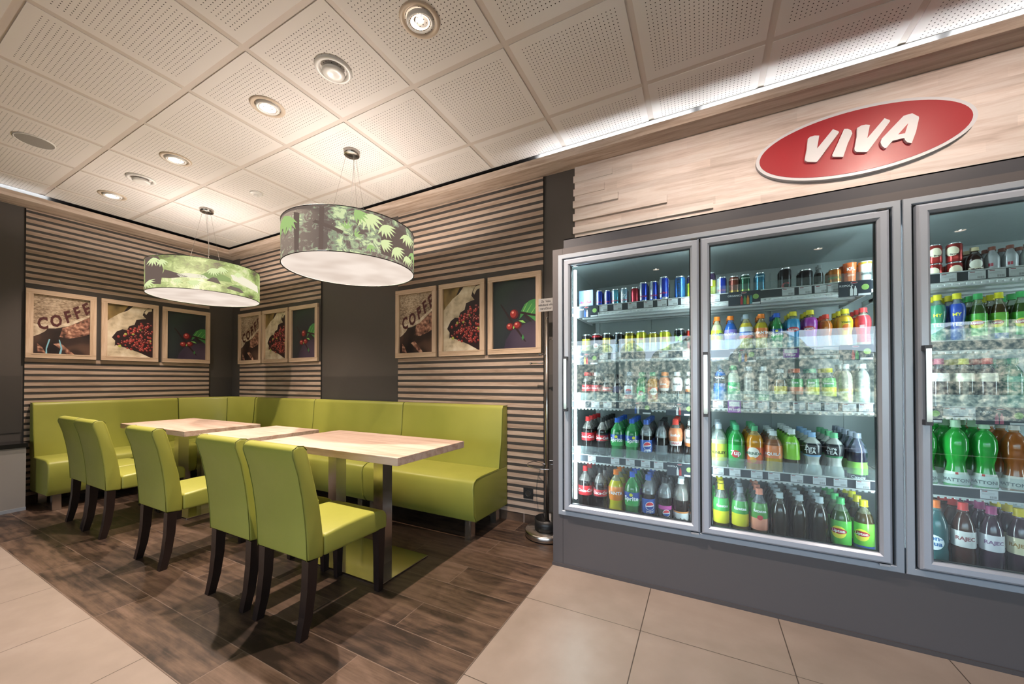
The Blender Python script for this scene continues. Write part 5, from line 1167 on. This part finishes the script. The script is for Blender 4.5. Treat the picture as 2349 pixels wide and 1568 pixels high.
ROWS = {
'L1': [(-0.616, .044, 1.803, 'rb'), (-0.56, .042, 1.799, 'rb'), (-0.509, .049, 1.801, 'rbt'), (-0.453, .048, 1.801, 'rbl'), (-0.385, .049, 1.798, 'rbr'), (-0.332, .053, 1.823, 'rb'), (-0.27, .049, 1.824, 'rb'), (-0.21, .058, 1.843, 'rb'), (-0.118, .062, 1.835, 'rks'), (-0.053, .057, 1.832, 'rky')],
'L2': [(-0.704, .064, 1.512, 'cbk'), (-0.636, .06, 1.513, 'crd'), (-0.565, .062, 1.513, 'smy'), (-0.488, .061, 1.512, 'smb'), (-0.421, .065, 1.512, 'yl1'), (-0.348, .063, 1.514, 'yl2'), (-0.275, .057, 1.502, 'yl3'), (-0.208, .066, 1.508, 'yl2'), (-0.122, .061, 1.514, 'mon'), (-0.058, .055, 1.508, 'mor')],
'L3': [(-0.704, .065, 1.255, 'cc'), (-0.637, .061, 1.252, 'ccl'), (-0.565, .062, 1.244, 'ccz'), (-0.497, .058, 1.238, 'cco'), (-0.424, .058, 1.254, 'pew'), (-0.348, .058, 1.251, 'sev'), (-0.28, .063, 1.25, 'mir'), (-0.212, .060, 1.251, 'kor'), (-0.139, .064, 1.25, 'kow'), (-0.068, .060, 1.25, 'koz')],
'L4': [(-0.696, .086, 0.952, 'cc'), (-0.598, .080, 0.949, 'ccz'), (-0.499, .087, 0.951, 'spr'), (-0.407, .087, 0.949, 'spr'), (-0.319, .075, 0.947, 'pep'), (-0.230, .072, 0.943, 'pem'), (-0.148, .081, 0.955, 'kod'), (-0.064, .076, 0.955, 'koz')],
'L5': [(-0.716, .094, 0.616, 'cc'), (-0.613, .089, 0.613, 'ccz'), (-0.509, .096, 0.613, 'fan'), (-0.406, .096, 0.610, 'spr'), (-0.308, .080, 0.600, 'pep'), (-0.210, .080, 0.594, 'pec'), (-0.120, .086, 0.600, 'ko2'), (-0.031, .080, 0.600, 'ko2')],
'R1': [(0.046, .058, 1.836, 'rky'), (0.105, .051, 1.802, 'rb'), (0.168, .05, 1.8, 'orb'), (0.222, .05, 1.802, 'org'), (0.293, .049, 1.803, 'ort'), (0.41, .054, 1.813, 'bco'), (0.50, .060, 1.792, 'bdk'), (0.558, .034, 1.811, 'tnb'), (0.621, .054, 1.78, 'mca'), (0.682, .054, 1.801, 'kfo'), (0.742, .052, 1.801, 'kfw')],
'R2': [(0.08, .064, 1.572, 'fag'), (0.149, .065, 1.571, 'fab'), (0.226, .070, 1.574, 'fam'), (0.298, .066, 1.571, 'fao'), (0.370, .060, 1.57, 'spr'), (0.443, .064, 1.572, 'brb'), (0.517, .064, 1.574, 'brp'), (0.582, .056, 1.545, 'ojr'), (0.660, .065, 1.567, 'yel'), (0.732, .063, 1.567, 'rdw')],
'R3': [(0.095, .065, 1.29, 'pow'), (0.163, .062, 1.284, 'vin'), (0.239, .054, 1.277, 'aq1'), (0.307, .054, 1.276, 'aq2'), (0.384, .062, 1.261, 'teg'), (0.456, .060, 1.262, 'tep'), (0.524, .060, 1.261, 'teG'), (0.593, .061, 1.262, 'teY'), (0.661, .056, 1.282, 'aqy'), (0.728, .055, 1.282, 'aqw')],
'R4': [(0.085, .086, 0.944, 'kin'), (0.173, .084, 0.943, 'sev'), (0.262, .084, 0.941, 'mir'), (0.350, .085, 0.919, 'fru'), (0.432, .074, 0.932, 'grn'), (0.520, .086, 0.922, 'ptb'), (0.612, .082, 0.924, 'ptg'), (0.704, .080, 0.929, 'cap')],
'R5': [(0.095, .083, 0.594, 'teY'), (0.19, .085, 0.589, 'teZ'), (0.282, .084, 0.591, 'teP'), (0.376, .078, 0.583, 'plt'), (0.464, .074, 0.582, 'plt'), (0.550, .074, 0.582, 'plt'), (0.636, .085, 0.59, 'lig'), (0.727, .080, 0.591, 'liy')],
'U1': [(0.992, .053, 1.841, 'mrb'), (1.059, .054, 1.84, 'mrb'), (1.124, .054, 1.811, 'mbb'), (1.179, .045, 1.805, 'slv'), (1.234, .045, 1.804, 'slv'), (1.286, .045, 1.802, 'slv')],
'U2': [(1.001, .056, 1.604, 'mxt'), (1.066, .055, 1.605, 'mxb'), (1.133, .056, 1.596, 'lig'), (1.198, .052, 1.595, 'liy'), (1.265, .056, 1.593, 'lig')],
'U3': [(1.004, .068, 1.301, 'wtp'), (1.085, .066, 1.299, 'wty'), (1.160, .064, 1.299, 'wtr'), (1.237, .064, 1.297, 'wtg')],
'U4': [(0.951, .084, 1.011, 'mag'), (1.056, .084, 1.012, 'mag'), (1.148, .080, 1.010, 'mag'), (1.238, .078, 1.009, 'mao')],
'U5': [(0.986, .084, 0.629, 'bon'), (1.077, .078, 0.631, 'raj'), (1.166, .074, 0.627, 'rap'), (1.250, .072, 0.630, 'ray')],
}
DEPTHN = {'1': 2, '2': 3, '3': 3, '4': 5, '5': 5}
def interp(prof, z):
    for (a, r), (b, q) in zip(prof[:-1], prof[1:]):
        if a <= z <= b: return r + (q - r) * (z - a) / (b - a)
    return prof[-1][1]
def disc(rx, rz, nn=22, rings=5):
    v = [(0, 0, 0)]; f = [(0, 1 + t, 1 + (t + 1) % nn) for t in range(nn)]
    for q in range(1, rings + 1):
        v += [(rx * q / rings * math.cos(2 * PI * t / nn), rz * q / rings * math.sin(2 * PI * t / nn), 0) for t in range(nn)]
    for q in range(rings - 1):
        a = 1 + q * nn; b = a + nn
        f += [(a + t, b + t, b + (t + 1) % nn, a + (t + 1) % nn) for t in range(nn)]
    return v, f
_cache = {}
def drink_meshes(key, d, h):
    ck = (key, round(d, 4), round(h, 3))
    if ck in _cache: return _cache[ck]
    sh, body, fill, neck, cap, labels, texts, desc = K[key]; P = PROF[sh]; R = d / 2
    isc = sh in ('can', 'cup'); out = []
    capr = 0.0 if isc else min(.0165, R * .52)
    def rad(z):
        r = interp(P, z) * R
        if not isc and z > .86: r = min(r, capr * .86)
        return r
    zs = sorted(set([p[0] for p in P] + ([fill, fill + .004] if not isc and fill < .9 else []) + [.3, .5]))
    ring_ = [(rad(z), z * h) for z in zs]
    mb = MB()
    if sh == 'can':
        m1 = pmetal(body); silver = pmetal('c4ccd6'); rim = mat('can_rim', (0.72, 0.73, 0.75), 0.25, 0.9)
        def mf(i, a):
            z = zs[i]
            if z >= .94 or z < .02: return rim
            if key in ('rb', 'rbt', 'rbl'): return m1 if ((int((a + .12) / (PI / 2)) % 2 == 1) == (z >= .3)) else silver
            return m1
        mb.lathe(ring_, m1, 28, mf=mf, cap=False); mb.lathe([(ring_[0][0], 0), (0, .004)], rim, 28, cap=False)
    elif sh == 'cup':
        mb.lathe(ring_, pl(body), 28, cap=True)
    else:
        ml, mc = liq(body), (clear(neck, .35) if key in ('spr', 'sev', 'wtg', 'mag', 'mao') else clear(neck))
        mb.lathe(ring_, ml, 24, mf=lambda i, a: ml if zs[i] < fill else mc, cap=False); mb.lathe([(ring_[0][0], 0), (0, .006)], ml, 24, cap=False)
    out.append(('body', mb.mesh('drink_body')))
    if sh == 'can':
        mb = MB(); mb.lathe([(.82 * R, .972 * h), (0, .972 * h)], mat('can_rim', (0.72, 0.73, 0.75), 0.25, 0.9), 24, cap=False)
        mb.box((-.006, -.010, .973 * h), (.006, .008, .979 * h), mat('can_rim')); out.append(('lid', mb.mesh('lid')))
    elif sh == 'cup':
        pass
    else:
        mb = MB(); z0, z1 = .905 * h, 1.0 * h
        mb.lathe([(capr * 1.12, z0 - .0035), (capr * 1.12, z0 - .001), (capr, z0), (capr, z1 - .0015), (capr * .93, z1), (0, z1)], pl(cap), 24, cap=False); out.append(('cap', mb.mesh('cap')))
    for n, (a, b, c) in enumerate(labels):
        mb = MB(); zz = sorted(set([a, b] + [p[0] for p in P if a < p[0] < b])); g = .0006 + .0003 * n
        mb.lathe([(rad(z) + g, z * h) for z in zz], pmetal(c) if sh == 'can' else pl(c), 28, cap=False); out.append(('label', mb.mesh('label')))
    tm = []
    for n, (s, z, size, c) in enumerate(texts):
        mb = MB(); sz = size * d; base = .0016 + .0003 * n
        kw = dict(shear=.25) if s in ('Coca-Cola', 'kofola', 'Vinea') else {}
        if s == 'e': v, f = disc(size * d * .36, size * d * .15)
        elif s in 'ul' and len(s) == 1:
            rr = size * d * .32; v, f = disc(rr, rr); k_ = 1 if s == 'u' else -1
            v = [(x_, k_ * max(k_ * y_, rr * (.16 + .10 * k_ * x_ / rr)), 0) for x_, y_, _ in v]
        elif s == 'o':
            rr = size * d * .32; ky = 1.0
            v, f = disc(rr, rr)
        elif s == '\u25c6': q = size * d * .34; v = [(-q, 0, 0), (0, -q * 1.2, 0), (q, 0, 0), (0, q * 1.2, 0)]; f = [(0, 1, 2, 3)]
        elif s == '\u25a0': q = size * d * .3; v = [(-q, -q, 0), (q, -q, 0), (q, q, 0), (-q, q, 0)]; f = [(0, 1, 2, 3)]
        elif s == 'ROCKSTAR':
            v, f = text_mesh(s, h * .17, bold=.0006); v = [(p[1], -p[0], 0) for p in v]; v = [(-x, -y, 0) for x, y, _ in v]
        else: v, f = text_mesh(s, sz, bold=sz * .03, **kw)
        # bend round the bottle
        def place(p):
            zz = z * h + p[1]; r = rad(max(0, min(1, zz / h))) + base; a = p[0] / R
            return (r * math.sin(a), -r * math.cos(a), zz)
        mb.add([place(p) for p in v], f, mat('print_' + c, hexc(c), 0.35)); tm.append(('print', mb.mesh('print')))
    _cache[ck] = (out, tm); return _cache[ck]
def drink(x, y, z, key, d, h, label, group, front):
    out, tm = drink_meshes(key, d, h); sh = K[key][0]
    nm = {'can': 'drink_can', 'cup': 'paper_cup'}.get(sh, 'drink_bottle')
    ct_ = {'can': 'can', 'cup': 'cup'}.get(sh, 'bottle')
    rz = -math.atan2(x, y) + random.uniform(-.25, .25) * (1 if front else 3)
    o = link(nm, out[0][1], None, (x, y, z), (0, 0, rz)); tag(o, label, ct_, group)
    lab = None
    for n, me in out[1:]:
        c = link(n, me, o)
        if n == 'label' and lab is None: lab = c
    if front:
        for n, me in tm: link(n, me, lab or o)
    return o
for k, row in ROWS.items():
    si = int(k[1]) - 1; dk = DECK[k[0]][si]; dn = SH[k[0]][2]
    for j, (x, d, zt, key) in enumerate(row):
        desc = K[key][7]; short = desc.split(' with ')[0].split(',')[0].split(' in a ')[0].split(' lettered')[0]
        h = zt - dk; y = 2.40 + .012 + .088 / 2 + .03 * (1 if si < 2 else 0)
        if key == 'mrb': h = h / 2
        grp = 'drinks on the %s shelf, %s door' % (ORD[si], dn)
        sd = h * 0 + d * 1.04
        lab = '%s, front, %s from left, %s shelf, %s door' % (desc if len(desc.split()) <= 8 else short, NTH[j], ORD[si], dn)
        f = 2.5
        drink(x, f, dk + .0005, key, d, h, lab, grp, True)
        if key == 'mrb': drink(x, f, dk + h + .001, key, d, h, 'red coffee can stacked on another, %s from left, top shelf, right door' % NTH[j], grp, True)
        for b in range(1, DEPTHN[k[1]]):
            yy = f + b * sd * 1.02
            if yy + d / 2 > 2.88: break
            drink(x + random.uniform(-.002, .002), yy, dk + .0005, key, d, h, '%s, %s row back, %s from left, %s shelf, %s door' % (' '.join(short.split()[:6]), NTH[b], NTH[j], ORD[si], dn), grp, False)
# carton of four slim cans
ca = thing('can_carton', 'silver and blue four-pack carton of cans on the top shelf, left end', 'carton', (-.700, 2.50, 1.6605))
mb = MB(); mb.box((-.047, -.028, 0), (.047, .028, .150), pl('aab8d0')); mb.build('box', ca)
mb = MB()
mb.poly([(-.002, -.0285, .0), (.047, -.0285, .0), (.047, -.0285, .045), (.008, -.0285, .045)], pl('2b48a4')); mb.poly([(-.047, -.0285, .06), (-.020, -.0285, .06), (.008, -.0285, .150), (-.047, -.0285, .150)], pl('5c78c0'))
put_text(mb, 'Red Bull', .022, pl('c8284c'), lambda a, b, c: (a, -.029, .068 + b), bold=.0005); mb.build('print', ca)
